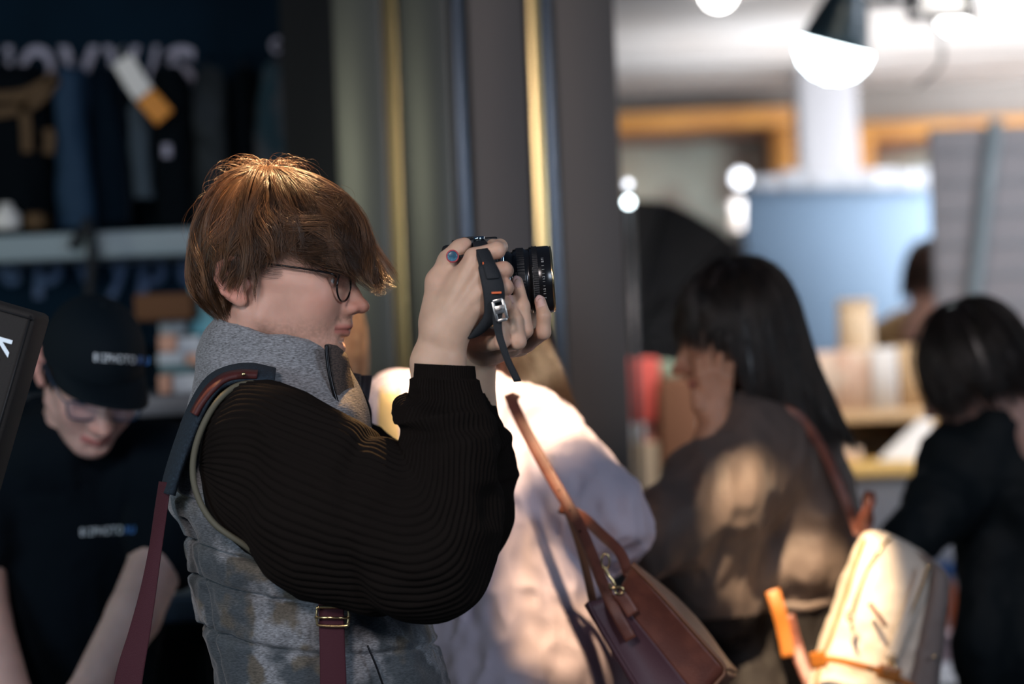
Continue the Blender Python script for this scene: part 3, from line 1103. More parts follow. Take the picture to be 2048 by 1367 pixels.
# ------------------------------------------------------------------ vest
def vest_material():
    m = mat('vest_cloth', (0.33, 0.345, 0.375), rough=0.75, sheen=.2)
    nt = m.node_tree
    b = nt.nodes['Principled BSDF']
    tc_ = nt.nodes.new('ShaderNodeTexCoord')
    def noise(scale, st, detail=3):
        mp = nt.nodes.new('ShaderNodeMapping')
        mp.inputs['Scale'].default_value = st
        nt.links.new(tc_.outputs['Object'], mp.inputs[0])
        n = nt.nodes.new('ShaderNodeTexNoise')
        n.inputs['Scale'].default_value = scale
        n.inputs['Detail'].default_value = detail
        nt.links.new(mp.outputs[0], n.inputs[0])
        return n.outputs[0]
    def ramp(src, a, b_):
        r = nt.nodes.new('ShaderNodeMapRange')
        r.inputs[1].default_value = a
        r.inputs[2].default_value = b_
        nt.links.new(src, r.inputs[0])
        return r.outputs[0]
    def mix(f, c1, c2):
        x = nt.nodes.new('ShaderNodeMix')
        x.data_type = 'RGBA'
        if isinstance(f, float): x.inputs[0].default_value = f
        else: nt.links.new(f, x.inputs[0])
        for i, c in ((6, c1), (7, c2)):
            if isinstance(c, tuple): x.inputs[i].default_value = (*c, 1)
            else: nt.links.new(c, x.inputs[i])
        return x.outputs[2]
    heather = ramp(noise(520, (.4, .4, 1.5), 5), .34, .68)
    blotch = ramp(noise(11, (1, 1, 1), 3), .47, .54)
    blotch2 = ramp(noise(17, (1, 1.2, .8), 3), .50, .57)
    # print only on the lower half of the body
    sep = nt.nodes.new('ShaderNodeSeparateXYZ')
    nt.links.new(tc_.outputs['Object'], sep.inputs[0])
    low = ramp(sep.outputs[2], 1.44, 1.30)
    mul = nt.nodes.new('ShaderNodeMath')
    mul.operation = 'MULTIPLY'
    nt.links.new(blotch, mul.inputs[0])
    nt.links.new(low, mul.inputs[1])
    mul2 = nt.nodes.new('ShaderNodeMath')
    mul2.operation = 'MULTIPLY'
    nt.links.new(blotch2, mul2.inputs[0])
    nt.links.new(low, mul2.inputs[1])
    base = mix(heather, (0.085, 0.085, 0.09), (0.27, 0.28, 0.30))
    dark = mix(heather, (0.022, 0.03, 0.036), (0.06, 0.07, 0.08))
    brown = mix(heather, (0.05, 0.042, 0.03), (0.13, 0.11, 0.085))
    nt.links.new(mix(mul.outputs[0], mix(mul2.outputs[0], base, brown), dark), b.inputs['Base Color'])
    bp = nt.nodes.new('ShaderNodeBump')
    bp.inputs['Strength'].default_value = .35
    bp.inputs['Distance'].default_value = .002
    nt.links.new(noise(300, (.5, .5, 1.4), 3), bp.inputs['Height'])
    nt.links.new(bp.outputs[0], b.inputs['Normal'])
    return m
vest_material()
mat('vest_lining', (0.085, 0.062, 0.052), rough=.8, var=(500, (0.035, 0.028, 0.025), .4, .6, (.4, .4, 1.5)), bump=(300, .3, 3))
mat('piping_olive', (0.085, 0.078, 0.052), rough=.7)
mat('knit_black', (0.0085, 0.0064, 0.0054), rough=.95, spec=.08, bump=(700, .5, 2))
mat('zip_grey', (0.10, 0.095, 0.11), rough=.45, metal=.3)

YT = 3.36
v_rings = [((430, 715), (640, 760), .085), ((405, 752), (700, 800), .125), ((382, 805), (735, 865), .158), ((362, 880), (757, 930), .172),
           ((351, 950), (775, 1000), .178), ((350, 1005), (790, 1060), .18), ((367, 1062), (805, 1110), .18), ((376, 1105), (820, 1150), .18),
           ((383, 1150), (838, 1190), .18), ((398, 1215), (858, 1240), .18), ((422, 1285), (878, 1300), .18), ((437, 1370), (898, 1372), .18),
           ((447, 1450), (910, 1452), .182), ((452, 1530), (905, 1535), .178)]
seams = [.36, .49, .615, .74, .87]
def vest_disp(T, PH, V):
    d = np.zeros(len(T))
    for q in seams:
        tilt = q + .012 * np.cos(PH) + .008 * np.sin(3 * PH)
        d -= .008 * np.exp(-((T - tilt) / .0065) ** 2)
        d += .003 * np.exp(-((T - tilt - .06) / .05) ** 2)
    ss = np.exp(-((np.cos(PH) + .80) / .03) ** 2) * (np.sin(PH) < 0) * (T > .4)     # side seam
    d -= .007 * ss
    near = np.min([np.abs(T - q) for q in seams], axis=0)
    d += .0055 * ridge(V, (26, 26, 14), 2) * np.exp(-near / .03)
    d += .006 * fbm(V, 12, 2) + .003 * fbm(V, 38, 2)
    return d * np.clip(T / .1, 0, 1)
V, Q, T, PH = loft([(P(*a, YT), P(*b, YT), d) for a, b, d in v_rings], 260, 300, 2.3, vest_disp)
vest = obj('vest', V, Q, 'vest_cloth', man)

# collar: standing ring with thickness, open at the front
def collar():
    out = [((380, 815), (752, 855), .150), ((386, 775), (742, 806), .127), ((394, 735), (726, 770), .104), ((398, 700), (712, 742), .094), ((408, 662), (700, 716), .090), ((424, 638), (690, 700), .088)]
    rows = []
    for a, b, d in out:
        A, B = P(*a, YT - .01), P(*b, YT - .01)
        rows.append(np.concatenate([(A + B) / 2, (B - A) / 2, [d]]))
    R = cr(rows, 40)
    gap = .30
    phi = np.linspace(gap, 2 * np.pi - gap, 120)
    V1 = R[:, None, :3] + R[:, None, 3:6] * np.cos(phi)[None, :, None] + np.array([0, 1, 0]) * (R[:, None, 6:7] * np.sin(phi)[None, :, None])
    V1 = V1 + (np.array([0, 0, 1]) * .004 * fbm(V1, 30, 2)[..., None]) + (V1 - R[:, None, :3]) * (.05 * fbm(V1, (14, 14, 26), 2))[..., None]
    k = .93
    V2 = R[:, None, :3] + (V1 - R[:, None, :3]) * k
    top = (V1[-1] + V2[-1]) / 2 + np.array([0, 0, .004])
    G = np.concatenate([V1, top[None], V2[::-1]])
    return G.reshape(-1, 3), [grid_faces(len(G), 120, False)]
obj('collar', *collar(), 'vest_cloth', vest)
# folded-open fronts with the zip
def p3(l, Y):
    return [(P(a[0], a[1], Y + (a[2] if len(a) > 2 else 0)), P(b[0], b[1], Y + (b[2] if len(b) > 2 else 0))) for a, b in l]
obj('lapel', *band(p3([((652, 688), (672, 692, .02)), ((656, 712), (694, 712, .035)), ((661, 745), (701, 750, .04)), ((672, 790), (715, 800, .045)),
                       ((690, 835), (734, 858, .05)), ((705, 872), (748, 895, .05))], 3.262), .006, 50, .5), 'vest_lining', vest)
obj('zip', *tube([P(x, y, 3.256) for x, y in ((653, 690), (655, 715), (660, 750), (671, 795), (688, 838), (706, 880))], .0032, m=6), 'black_metal', vest)
obj('lapel', *band(p3([((722, 750), (744, 750, .01)), ((720, 775), (740, 778, .01)), ((716, 810), (733, 820, .01)), ((714, 850), (728, 858, .01))], 3.44), .006, 30, .5), 'zip_grey', vest)
obj('lapel', *band(p3([((694, 742), (722, 748)), ((700, 775), (722, 780)), ((708, 820), (722, 826)), ((716, 870), (724, 880))], 3.42), .006, 30, .5), 'vest_cloth', vest)
arm = [(560, 770, 3.20), (485, 768, 3.172), (437, 800, 3.155), (402, 860, 3.15), (386, 925, 3.15), (393, 985, 3.145), (428, 1046, 3.135), (498, 1096, 3.13), (560, 1150, 3.17)]
obj('armhole_piping', *tube([P(x, y, Y + .004) for x, y, Y in arm], .0042, n=80, m=8, up=(0, 1, 0)), 'piping_olive', vest)
obj('side_pocket_zip', *tube([P(x, y, 3.176) for x, y in ((735, 1290), (752, 1330), (770, 1380))], .0016, m=6), 'black_metal', vest)

# ------------------------------------------------------------------ knitted sleeves
def sleeve(rings, Yoff, ribs=62, nt=200, nphi=520, fold=1.5, sign=-1):
    R = [(P(a[0], a[1], Y + Yoff), P(b[0], b[1], Y + Yoff), d) for a, b, Y, d in rings]
    def disp(T, PH, V):
        cuff = np.clip((T - .905) / .01, 0, 1)
        d = .0027 * np.abs(np.cos(ribs * .5 * PH)) * (1 - cuff) + .0013 * np.abs(np.cos(36 * PH)) * cuff
        f = np.exp(-((T - .70) / .12) ** 2)
        d += fold * f * .010 * ridge(V, (9, 9, 22), 2) * (1 - cuff)
        d += fold * .006 * fbm(V, 9, 2) * (1 - cuff) + fold * .003 * ridge(V + 3, (12, 12, 16), 2) * (1 - cuff)
        d -= fold * .006 * (1 - cuff) * np.exp(-((T - .40 - .05 * np.sin(PH)) / .015) ** 2)
        return d
    return loft(R, nt, nphi, 2.0, disp)
near = [((397, 905), (396, 950), 3.20, .020), ((418, 835), (418, 1012), 3.198, .045), ((454, 788), (462, 1066), 3.192, .066), ((500, 766), (520, 1112), 3.185, .080), ((565, 778), (560, 1172), 3.175, .095), ((650, 815), (640, 1205), 3.165, .100),
        ((728, 858), (745, 1225), 3.155, .100), ((778, 886), (860, 1236), 3.15, .098), ((800, 893), (950, 1195), 3.15, .094),
        ((806, 885), (985, 1105), 3.152, .086), ((812, 868), (986, 1010), 3.155, .076), ((815, 845), (980, 925), 3.16, .068),
        ((806, 812), (972, 858), 3.165, .060), ((826, 796), (958, 802), 3.168, .044), ((828, 770), (952, 774), 3.17, .041),
        ((829, 745), (950, 748), 3.17, .0395), ((830, 726), (948, 732), 3.17, .039)]
V, Q, T, PH = sleeve(near, 0.0)
sweater = obj('sweater_sleeve', V, Q, 'knit_black', man)
far = [((640, 790), (600, 1060), 3.50, .07), ((700, 835), (680, 1120), 3.50, .085), ((760, 870), (770, 1180), 3.49, .09), ((830, 900), (860, 1215), 3.47, .09),
       ((880, 905), (945, 1165), 3.45, .085), ((900, 890), (1005, 1060), 3.43, .08), ((905, 880), (1014, 960), 3.41, .07),
       ((905, 855), (1005, 885), 3.39, .06), ((910, 830), (995, 850), 3.375, .05), ((915, 812), (985, 815), 3.365, .043), ((918, 790), (972, 785), 3.36, .040)]
V, Q, T, PH = sleeve(far, 0.0, nt=140, nphi=360)
obj('sweater_sleeve', V, Q, 'knit_black', man)

# ------------------------------------------------------------------ bag strap worn by the photographer
mat('denim_navy', (0.006, 0.014, 0.024), rough=.85, bump=(600, .5, 2), var=(300, (0.016, 0.032, 0.05), .45, .7))
mat('leather_maroon', (0.060, 0.010, 0.009), rough=.6, bump=(250, .2, 3))
mat('webbing_maroon', (0.045, 0.004, 0.011), rough=.75, bump=(500, .4, 2, (1, 1, 3)))
mat('brass', (0.72, 0.52, 0.26), rough=.22, metal=1.0)
mat('steel', (0.62, 0.60, 0.56), rough=.28, metal=1.0)
st = thing('bag_strap', (P(300, 1300, 3.3)[0], 3.3, 0.9), 'maroon webbing bag strap with navy padded section over the vest shoulder', 'strap')
pad = [((552, 740, 3.235), (548, 768, 3.190)), ((500, 730, 3.25), (490, 760, 3.185)), ((450, 738, 3.26), (452, 768, 3.175)), ((412, 762, 3.27), (428, 786, 3.165)),
       ((380, 815, 3.27), (402, 832, 3.165)), ((355, 880, 3.265), (378, 890, 3.165)), ((336, 940, 3.255), (358, 945, 3.17)), ((325, 985, 3.24), (345, 990, 3.18))]
pr3 = lambda l: [(P(*a), P(*b)) for a, b in l]
pd = obj('padded_section', *band(pr3(pad), .010, 60, .3), 'denim_navy', st)
obj('leather_patch', *band(pr3([((516, 744, 3.205), (514, 753, 3.186)), ((480, 743, 3.205), (478, 753, 3.18)), ((448, 750, 3.205), (450, 760, 3.172)), ((420, 770, 3.205), (428, 778, 3.162)),
                               ((398, 800, 3.205), (405, 806, 3.160)), ((384, 826, 3.205), (391, 830, 3.160))]), .008, 50), 'leather_maroon', pd)
obj('rivet', *tube([P(487, 748, 3.178), P(487, 748, 3.172)], .003, n=3, m=10), 'brass', pd)
obj('webbing', *band(pr3([((318, 962, 3.225), (342, 965, 3.20)), ((309, 1020, 3.225), (334, 1024, 3.205)), ((297, 1100, 3.22), (323, 1104, 3.21)), ((280, 1180, 3.22), (312, 1186, 3.21)),
                          ((258, 1260, 3.22), (300, 1268, 3.21)), ((236, 1330, 3.22), (288, 1340, 3.21)), ((222, 1400, 3.22), (278, 1410, 3.21)), ((205, 1500, 3.22), (262, 1510, 3.21))]), .0025, 50), 'webbing_maroon', st)
obj('webbing', *band(pr3([((637, 1180, 3.158), (686, 1180, 3.158)), ((637, 1222, 3.155), (688, 1222, 3.155)), ((639, 1290, 3.155), (690, 1290, 3.155)), ((640, 1367, 3.155), (693, 1367, 3.155)),
                          ((641, 1500, 3.155), (694, 1500, 3.155))]), .0025, 40), 'webbing_maroon', st)
bk = [P(x, y, 3.148) for x, y in ((640, 1213), (690, 1214), (697, 1222), (696, 1244), (690, 1251), (641, 1250), (634, 1243), (634, 1221), (640, 1213), (690, 1214))]
buckle = obj('buckle', *tube(bk, .0019, n=120, m=8, up=(0, 1, 0)), 'brass', st)
obj('buckle_bar', *tube([P(629, 1234, 3.147), P(700, 1235, 3.147)], .0016, n=3, m=8, up=(0, 1, 0)), 'brass', buckle)

# ------------------------------------------------------------------ the camera
mat('camera_black', (0.012, 0.012, 0.013), rough=.38, spec=.5, bump=(1400, .25, 2))
mat('lens_black', (0.008, 0.008, 0.009), rough=.22, spec=.6)
mat('marking_white', (0.75, 0.75, 0.72), rough=.6)
mat('marking_red', (0.6, 0.02, 0.02), rough=.5)
mat('glass_dark', (0.02, 0.03, 0.05), rough=.03, spec=.8)
mat('button_blue', (0.10, 0.26, 0.36), rough=.25, var=(120, (0.03, 0.09, 0.14), .45, .6))
mat('button_red', (0.42, 0.05, 0.07), rough=.35)
mat('strap_black', (0.010, 0.012, 0.015), rough=.7, bump=(900, .35, 2))
mat('tag_orange', (0.75, 0.14, 0.04), rough=.6)
mat('chrome_blue', (0.35, 0.45, 0.52), rough=.12, metal=1.0)
YC = 3.275
cm = thing('camera', P(950, 640, YC), 'black camera with big lens and hand strap held up by the vest wearer', 'camera')
tl = math.radians(4.5)
cx_ = IMR * math.cos(tl) + IMU * math.sin(tl)     # lens direction
cz_ = -IMR * math.sin(tl) + IMU * math.cos(tl)
cy_ = np.cross(cz_, cx_)
k1 = YC / F
def cbox(x0, y0, x1, y1, d0, d1, bev=.002):
    c = P((x0 + x1) / 2, (y0 + y1) / 2, YC) + cy_ * (d0 + d1) / 2
    return obox(c, [cx_, cy_, cz_], [(x1 - x0) / 2 * k1, (d1 - d0) / 2, (y1 - y0) / 2 * k1], bev)
obj('camera_body', *cbox(925, 488, 998, 604, -.068, .072, .008), 'camera_black', cm)
obj('top_plate', *cbox(912, 481, 950, 498, -.055, .07, .003), 'camera_black', cm)
vf = obj('viewfinder', *cbox(950, 475, 996, 494, -.015, .05, .003), 'camera_black', cm)
obj('window', *cbox(994, 478, 999, 490, -.01, .045, .001), 'chrome_blue', vf)
obj('eyepiece', *cbox(884, 489, 914, 528, .0, .04, .006), 'camera_black', cm)
obj('thumb_rest', *cbox(905, 482, 930, 490, -.05, -.02, .002), 'camera_black', cm)
def clathe(prof, c, n=64, ax='x', caps=True):
    V, Q = lathe(prof, n, caps)
    ex, ey, ez = (cy_, cz_, cx_) if ax == 'x' else ((cx_, cy_, cz_) if ax == 'z' else (cx_, cz_, -cy_))
    return frame_to(c, ex, ey, ez, V), Q
for x, d, r, h, mt in ((958, -.045, .0085, .006, 'chrome_blue'), (938, -.03, .010, .006, 'camera_black')):
    obj('dial', *clathe([(r, 0), (r, h), (r * .9, h + .001)], P(x, 486, YC) + cy_ * d, 32, 'z'), mt, cm)
# light blue front plate seen between the fingers
obj('front_plate', *cbox(985, 500, 1012, 600, -.045, .06, .002), 'chrome_blue', cm)
# lens
LC = P(1008, 565, YC)
R0 = .0445
lensb = obj('lens', *clathe([(R0 * .86, 0), (R0 * .93, .001), (R0 * .95, .006), (R0 * .95, .010), (R0 * .91, .011), (R0 * .91, .014), (R0 * .98, .015), (R0 * .98, .0175),
                             (R0, .018), (R0, .030), (R0 * .97, .031), (R0 * .97, .036), (R0 * 1.0, .0365), (R0 * 1.02, .037), (R0 * 1.02, .062), (R0 * .99, .064), (R0 * .99, .0655), (R0 * .86, .066), (R0 * .82, .050)],
                            LC, 96, caps=False), 'lens_black', cm)
# knurled focus rings
for z0, z1, rr, nn in ((.019, .029, R0 * 1.005, 72), (.040, .047, R0 * 1.025, 96)):
    ph = np.linspace(0, 2 * np.pi, nn * 4, endpoint=False)
    rad = rr + .0006 * (np.cos(ph * nn) > 0)
    V = np.stack([np.concatenate([rad * np.cos(ph)] * 2), np.concatenate([rad * np.sin(ph)] * 2), np.concatenate([np.full(nn * 4, z0), np.full(nn * 4, z1)])], 1)
    obj('grip_ring', frame_to(LC, cy_, cz_, cx_, V), [grid_faces(2, nn * 4)], 'camera_black', lensb)
V, Q = clathe([(.0, .052), (R0 * .5, .054), (R0 * .83, .051)], LC, 48, caps=False)
obj('front_glass', V, Q, 'glass_dark', lensb)
obj('lens_rim', *clathe([(R0 * 1.0, .0645), (R0 * 1.012, .066), (R0 * .97, .0672)], LC, 96, caps=False), 'brass', lensb)
# engraved scale: figures on the near side of the barrel
def on_lens(V, ang, z, r):
    """flat text x -> around the barrel, y -> along the axis; near side is angle -90deg"""
    a = ang + V[:, 0] / r
    return LC + (cy_ * np.cos(a)[:, None] + cz_ * np.sin(a)[:, None]) * r + cx_ * (z + V[:, 1])[:, None]
marks = []
for i, a in enumerate(np.radians([142, 150, 157, 164, 171, 178, 185, 192, 199, 206, 213])):
    if i in (5, 8, 10):
        continue
    V, Q = box((-.0004, -.0016, 0), (.0004, .0016, .0001))
    marks.append((on_lens(V, a, .0535, R0 * 1.021), Q))
for i in range(26):
    V, Q = box((-.00025, -.0006, 0), (.00025, .0006, .0001))
    marks.append((on_lens(V, math.radians(160 + i * 2.2), .0395, R0 * 1.02 + .0004), Q))
    V, Q = box((-.00025, -.0004, 0), (.00025, .0004, .0001))
    marks.append((on_lens(V, math.radians(166 + i * 2.2), .0172, R0 * .982), Q))
tag(obj('scale_marks', *merge(marks), 'marking_white', lensb, smooth=False), kind='stuff')
figs = []
for t_, a in (('0.7', 147), ('1.2', 178.5), ('1.5', 199.5), ('2', 214)):
    V, Q = text_np(t_, .0042, 0, 'CENTER')
    figs.append((on_lens(V * np.array([-1, -1, 1]) + np.array([0, .0015, 0]), math.radians(a), .0535, R0 * 1.0215), Q))
obj('scale_figures', *merge(figs), 'marking_white', lensb, smooth=False)
V, Q = lathe([(.0016, 0), (.0014, .0008)], 14)
obj('red_dot', frame_to(LC + (cy_ * math.cos(math.radians(152)) + cz_ * math.sin(math.radians(152))) * R0 * .945 + cx_ * .0075, cx_, cz_, -cy_, V), Q, 'marking_red', lensb)
# hand strap with buckle and tail
Ys = 3.142
hs_ = obj('hand_strap', *band(pr3([((946, 488, 3.20), (972, 484, 3.205)), ((950, 504, 3.162), (979, 500, 3.165)), ((957, 528, 3.148), (990, 526, 3.150)), ((957, 538, Ys), (1000, 545, Ys + .004)), ((964, 573, Ys - .003), (1008, 573, Ys + .002)),
                                  ((968, 604, Ys - .001), (1008, 604, Ys + .004)), ((966, 632, Ys + .006), (992, 640, Ys + .008)), ((947, 660, Ys + .016), (966, 664, Ys + .018)), ((936, 673, Ys + .024), (940, 677, Ys + .024))]), .007, 70, .5), 'strap_black', cm)
obj('strap_top_layer', *band(pr3([((952, 500, 3.157), (976, 497, 3.16)), ((964, 525, 3.143), (989, 525, 3.145)), ((970, 545, Ys - .006), (997, 545, Ys - .002)), ((974, 558, Ys - .007), (998, 556, Ys - .004))]), .003, 24), 'strap_black', hs_)
V, Q = pbox(983, 583, 1003, 587, Ys - .0082, Ys - .006, .0003)
obj('orange_label', V, Q, 'tag_orange', hs_)
tick, tq = pbox(965, 524, 968, 529, Ys - .0018, Ys + .002)
obj('orange_stitch', tick, tq, 'tag_orange', hs_)
bt = math.radians(-14)
bx, bz = IMR * math.cos(bt) - IMU * math.sin(bt), IMR * math.sin(bt) + IMU * math.cos(bt)
bx, bz = IMR * math.cos(bt) + IMU * math.sin(-bt), -IMR * math.sin(-bt) + IMU * math.cos(bt)
def bkl():
    parts = []
    c = P(1000, 620, Ys - .009)
    w, h = .0066, .0130
    for (dx, dz, hw, hh) in ((-w, 0, .0020, h), (w, 0, .0020, h), (0, h, w, .0022), (0, -h, w, .0022), (0, .001, w, .0055)):
        parts.append(obox(c + bx * dx + bz * dz, [bx, np.array([0, 1, 0]), bz], [hw, .0016, hh], .0008))
    return merge(parts)
bkl_o = obj('strap_buckle', *bkl(), 'steel', cm)
V, Q = text_np('SmallRig', .0038, .0001, 'CENTER')
V = frame_to(P(1000, 621, Ys - .0107), bx, bz, [0, -1, 0], V)
obj('buckle_lettering', V, Q, 'black_metal', bkl_o, smooth=False)
obj('strap_tail', *band(pr3([((986, 612, Ys - .006), (1006, 612, Ys - .006)), ((985, 640, Ys - .004), (1004, 645, Ys - .004)), ((990, 668, Ys - .002), (1006, 668, Ys - .002)), ((997, 690, Ys - .002), (1013, 692, Ys - .002)),
                             ((1009, 722, Ys), (1023, 720, Ys)), ((1028, 763, Ys + .004), (1043, 761, Ys + .004))]), .0018, 40), 'strap_black', cm)
# round strap button at the thumb
bc = P(905, 512, 3.165)
btn = obj('strap_button', *clathe([(.0078, -.004), (.0085, -.002), (.0085, .002), (.0072, .003), (.0068, .0022)], bc, 32, 'y'), 'button_red', cm)
obj('button_face', *clathe([(.0069, 0), (.0069, .0028), (.0050, .0034)], bc, 32, 'y'), 'button_blue', btn)
obj('strap_cord', *tube([P(912, 515, 3.17), P(925, 512, 3.17), P(940, 508, 3.178), P(950, 500, 3.19)], .0022, m=6), 'strap_black', cm)
# finger ring
rc = P(1046, 668, 3.215)
rax = L_(*lp[1]) - L_(*lm[1])
rax /= np.linalg.norm(rax)
e1 = np.cross(rax, [0, 0, 1]); e1 /= np.linalg.norm(e1)
V, Q = lathe([(.0112, -.0022), (.0122, -.002), (.0122, .002), (.0112, .0022)], 40, caps=False)
ctr = L_(*lm[1]) * .30 + L_(*lp[1]) * .70
ring = obj('finger_ring', frame_to(ctr, e1, np.cross(rax, e1), rax, V), Q, 'black_metal', None)
tag(ring, 'thin dark finger ring on the hand under the camera lens', 'ring')
# ------------------------------------------------------------------ other visitors
from mathutils.bvhtree import BVHTree
def tree(V, Q):
    F_ = []
    for q in (Q if isinstance(Q, list) else [Q]):
        F_ += [tuple(int(i) for i in f) for f in q]
    return BVHTree.FromPolygons([tuple(v) for v in V], F_)
def hit(t, px, py, lift=.002):
    """where the cloth is met along the view ray through (px,py)"""
    o = np.array([0, 0, CAMZ])
    d = P(px, py, 1.0) - o
    d /= np.linalg.norm(d)
    h, n, i, dist = t.ray_cast(Vector(o), Vector(d))
    return None if h is None else np.array(h) - d * lift
def imdir(x, y, z):
    """direction from picture right, depth, picture up"""
    return IMR * x + np.array([0, 1, 0]) * y + IMU * z

def cloth(s, amp=.008, sc=(9, 9, 5), fine=.003, fsc=28, sm=1):
    V, Q = s.mesh(sm)
    N = vnormals(V, Q)
    V = V + N * (amp * fbm(V, sc, 2) + amp * .8 * ridge(V + 5, np.array(sc) * 1.3, 2) - amp * .6 + fine * ridge(V, fsc, 2))[:, None]
    return V, Q

def legs(s, hip, Yc, dx=.0, r=(.10, .065, .05), lean=0.0):
    for m in (-1, 1):
        h0 = np.array([hip[0] + m * .08 + dx, Yc, hip[2]])
        kn = np.array([hip[0] + m * .09 + lean * .3, Yc, .5])
        an = np.array([hip[0] + m * .10 + lean, Yc, .09])
        s.chain([(h0, r[0]), (kn, r[1]), (an, r[2])], .02)
        s.cone(an + np.array([0, .03, -.045]), an + np.array([0, -.14, -.05]), .042, .036, .01)

mat('skin_pale', attr=True, rough=.5, sss=.2)
# ================= the assistant in a cap
YA = 4.12
as_ = thing('person', (P(140, 900, 4.25)[0], 4.25, 0), 'person in a black cap and black t-shirt looking down behind the counter', 'person')
af = imdir(.374, -.795, -.477)
au = imdir(.248, -.419, .893)
f_ = af / np.linalg.norm(af)
l_ = np.cross(au, f_); l_ /= np.linalg.norm(l_)
u_ = np.cross(f_, l_)
AO = P(212, 812, 4.03) - (116 * f_ + 5 * u_) * .001
AF = Frame(AO, f_, u_, 1.0)
parts, cols = [(AF(HEADV), HEADQ)], [head_colors(HEADV, skin=(0.62, 0.40, 0.35), stubble=.2, lip=(0.55, 0.16, 0.16))]
lo, hi = bounds([P(-60, 1050, 3.95), P(420, 1500, 4.4)], .06)
s = Vol(lo, hi, .005)
s.chain([(P(336, 1070, 4.17), .050), (P(318, 1115, 4.14), .049), (P(268, 1230, 4.06), .046), (P(170, 1400, 3.98), .036), (P(140, 1450, 3.97), .033)], .01)
s.chain([(P(-50, 1100, 4.18), .05), (P(-35, 1240, 4.10), .048), (P(20, 1400, 4.02), .038), (P(60, 1470, 3.98), .034)], .01)
for (x, y, Y) in ((120, 1480, 3.96), (75, 1500, 3.97)):
    s.ell(P(x, y, Y), (.045, .05, .025), .02)
    for i in range(4):
        s.cone(P(x - 30 + i * 20, y + 20, Y - .02), P(x - 32 + i * 21, y + 50, Y - .06), .010, .008, .006)
    s.cone(P(x - 45, y, Y), P(x - 60, y + 35, Y - .03), .012, .009, .008)
V, Q = s.mesh(1)
parts.append((V, Q)); cols.append(hcol(V, (0.64, 0.43, 0.38)))
V, Q = merge(parts)
obj('body', V, Q, 'skin_pale', as_, col=np.concatenate(cols))
eyes(AF, as_)
mat('tshirt_black', (0.0016, 0.0050, 0.0090), rough=.9, spec=.15)
lo, hi = bounds([P(-160, 800, 3.95), P(460, 1500, 4.65)], .06)
lo[2] = -.02
s = Vol(lo, hi, .009)
s.cone(P(20, 925, 4.30), P(320, 960, 4.26), .105, .095, .05)
s.cone(P(140, 1020, 4.30), P(125, 1250, 4.30), .185, .17, .06, ys=.75)
s.cone(P(125, 1250, 4.30), P(110, 1500, 4.36), .17, .17, .05, ys=.75)
s.chain([(P(325, 960, 4.26), .095), (P(350, 1040, 4.2), .082), (P(338, 1096, 4.16), .072)], .04)
s.chain([(P(0, 930, 4.28), .09), (P(-50, 1090, 4.18), .075)], .04)
s.cone(P(105, 880, 4.26), P(120, 905, 4.20), .070, .080, .05)
legs(s, P(110, 1520, 4.4), 4.42)
V, Q = cloth(s, .010, (7, 7, 4), .003)
obj('tshirt', V, Q, 'tshirt_black', as_)
at = tree(V, Q)
mat('letter_white', (0.75, 0.85, 0.92), rough=.6)
mat('letter_blue', (0.05, 0.20, 0.55), rough=.6)
def decal(t, s_, x0, x1, yb, tilt, m, name, parent, bold=0.0):
    """lettering printed on a curved surface between picture columns x0..x1"""
    V, Q = text_np(s_, 1.0, 0, 'LEFT', bold)
    w = V[:, 0].max() - V[:, 0].min()
    k = (x1 - x0) / w
    out = []
    for v in V:
        px = x0 + (v[0] - V[:, 0].min()) * k
        py = yb - v[1] * k * 1.4 + (px - x0) * tilt
        h = hit(t, px, py, .0015)
        out.append(h if h is not None else P(px, py, 4.0))
    return obj(name, np.array(out), Q, m, parent, smooth=False)
tag_o = decal(at, '812PHOTO', 160, 246, 1072, -.06, 'letter_white', 'chest_lettering', as_, .0)
decal(at, '.RU', 247, 270, 1067, -.06, 'letter_blue', 'chest_lettering', as_, .0)
# cap
mat('cap_cloth', (0.0016, 0.0060, 0.0105), rough=.8, spec=.2, bump=(500, .3, 2))
cap = thing('cap', AF.one(0, 0, 60), 'black baseball cap with white and blue lettering worn by the person behind the counter', 'cap')
na, nt = 96, 40
az = np.linspace(-np.pi, np.pi, na, endpoint=False)
D = []
for i in range(nt):
    e = i / (nt - 1) * np.pi / 2
    for a in az:
        r = np.cos(e) ** .82
        fr_ = max(0, math.cos(a)) ** 2
        D.append((2 + (112 + 4 * fr_) * r * math.cos(a), 86 * r * math.sin(a), 30 + (16 * fr_) + (106 + 8 * fr_ * r - 16 * fr_) * math.sin(e) ** .9))
D = np.array(D)
crown = obj('crown', AF(D), [grid_faces(nt, na)], 'cap_cloth', cap)
G = []
nb = 41
for th in (0, 1):
    for j in range(9):
        t = j / 8
        for i in range(nb):
            a = math.radians(-72 + 144 * i / (nb - 1))
            u0, v0 = 2 + 114 * math.cos(a), 86 * math.sin(a)
            ext = 80 * max(0, math.cos(a - .16)) ** .6
            G.append((u0 + ext * t, v0 * (1 - .06 * t), 47 - 12 * (1 - math.cos(a)) + (-1 * t - 24 * t * (abs(v0) / 86) ** 2) - th * 3))
G = np.array(G)
nn = 9 * nb
Qb = [grid_faces(9, nb, False), grid_faces(9, nb, False)[:, ::-1] + nn]
e = 8 * nb + np.arange(nb - 1)
Qb.append(np.stack([e, e + 1, e + 1 + nn, e + nn], 1))
obj('bill', AF(G), Qb, 'cap_cloth', cap)
V, Q = AF(D), [grid_faces(nt, na)]
ct = tree(V, Q)
decal(ct, '812PHOTO', 187, 272, 722, .07, 'letter_white', 'cap_lettering', cap, .0)
decal(ct, '.RU', 273, 299, 728, .07, 'letter_blue', 'cap_lettering', cap, .0)
b_ = lathe([(6, 0), (5, 3), (0.5, 4)], 16)
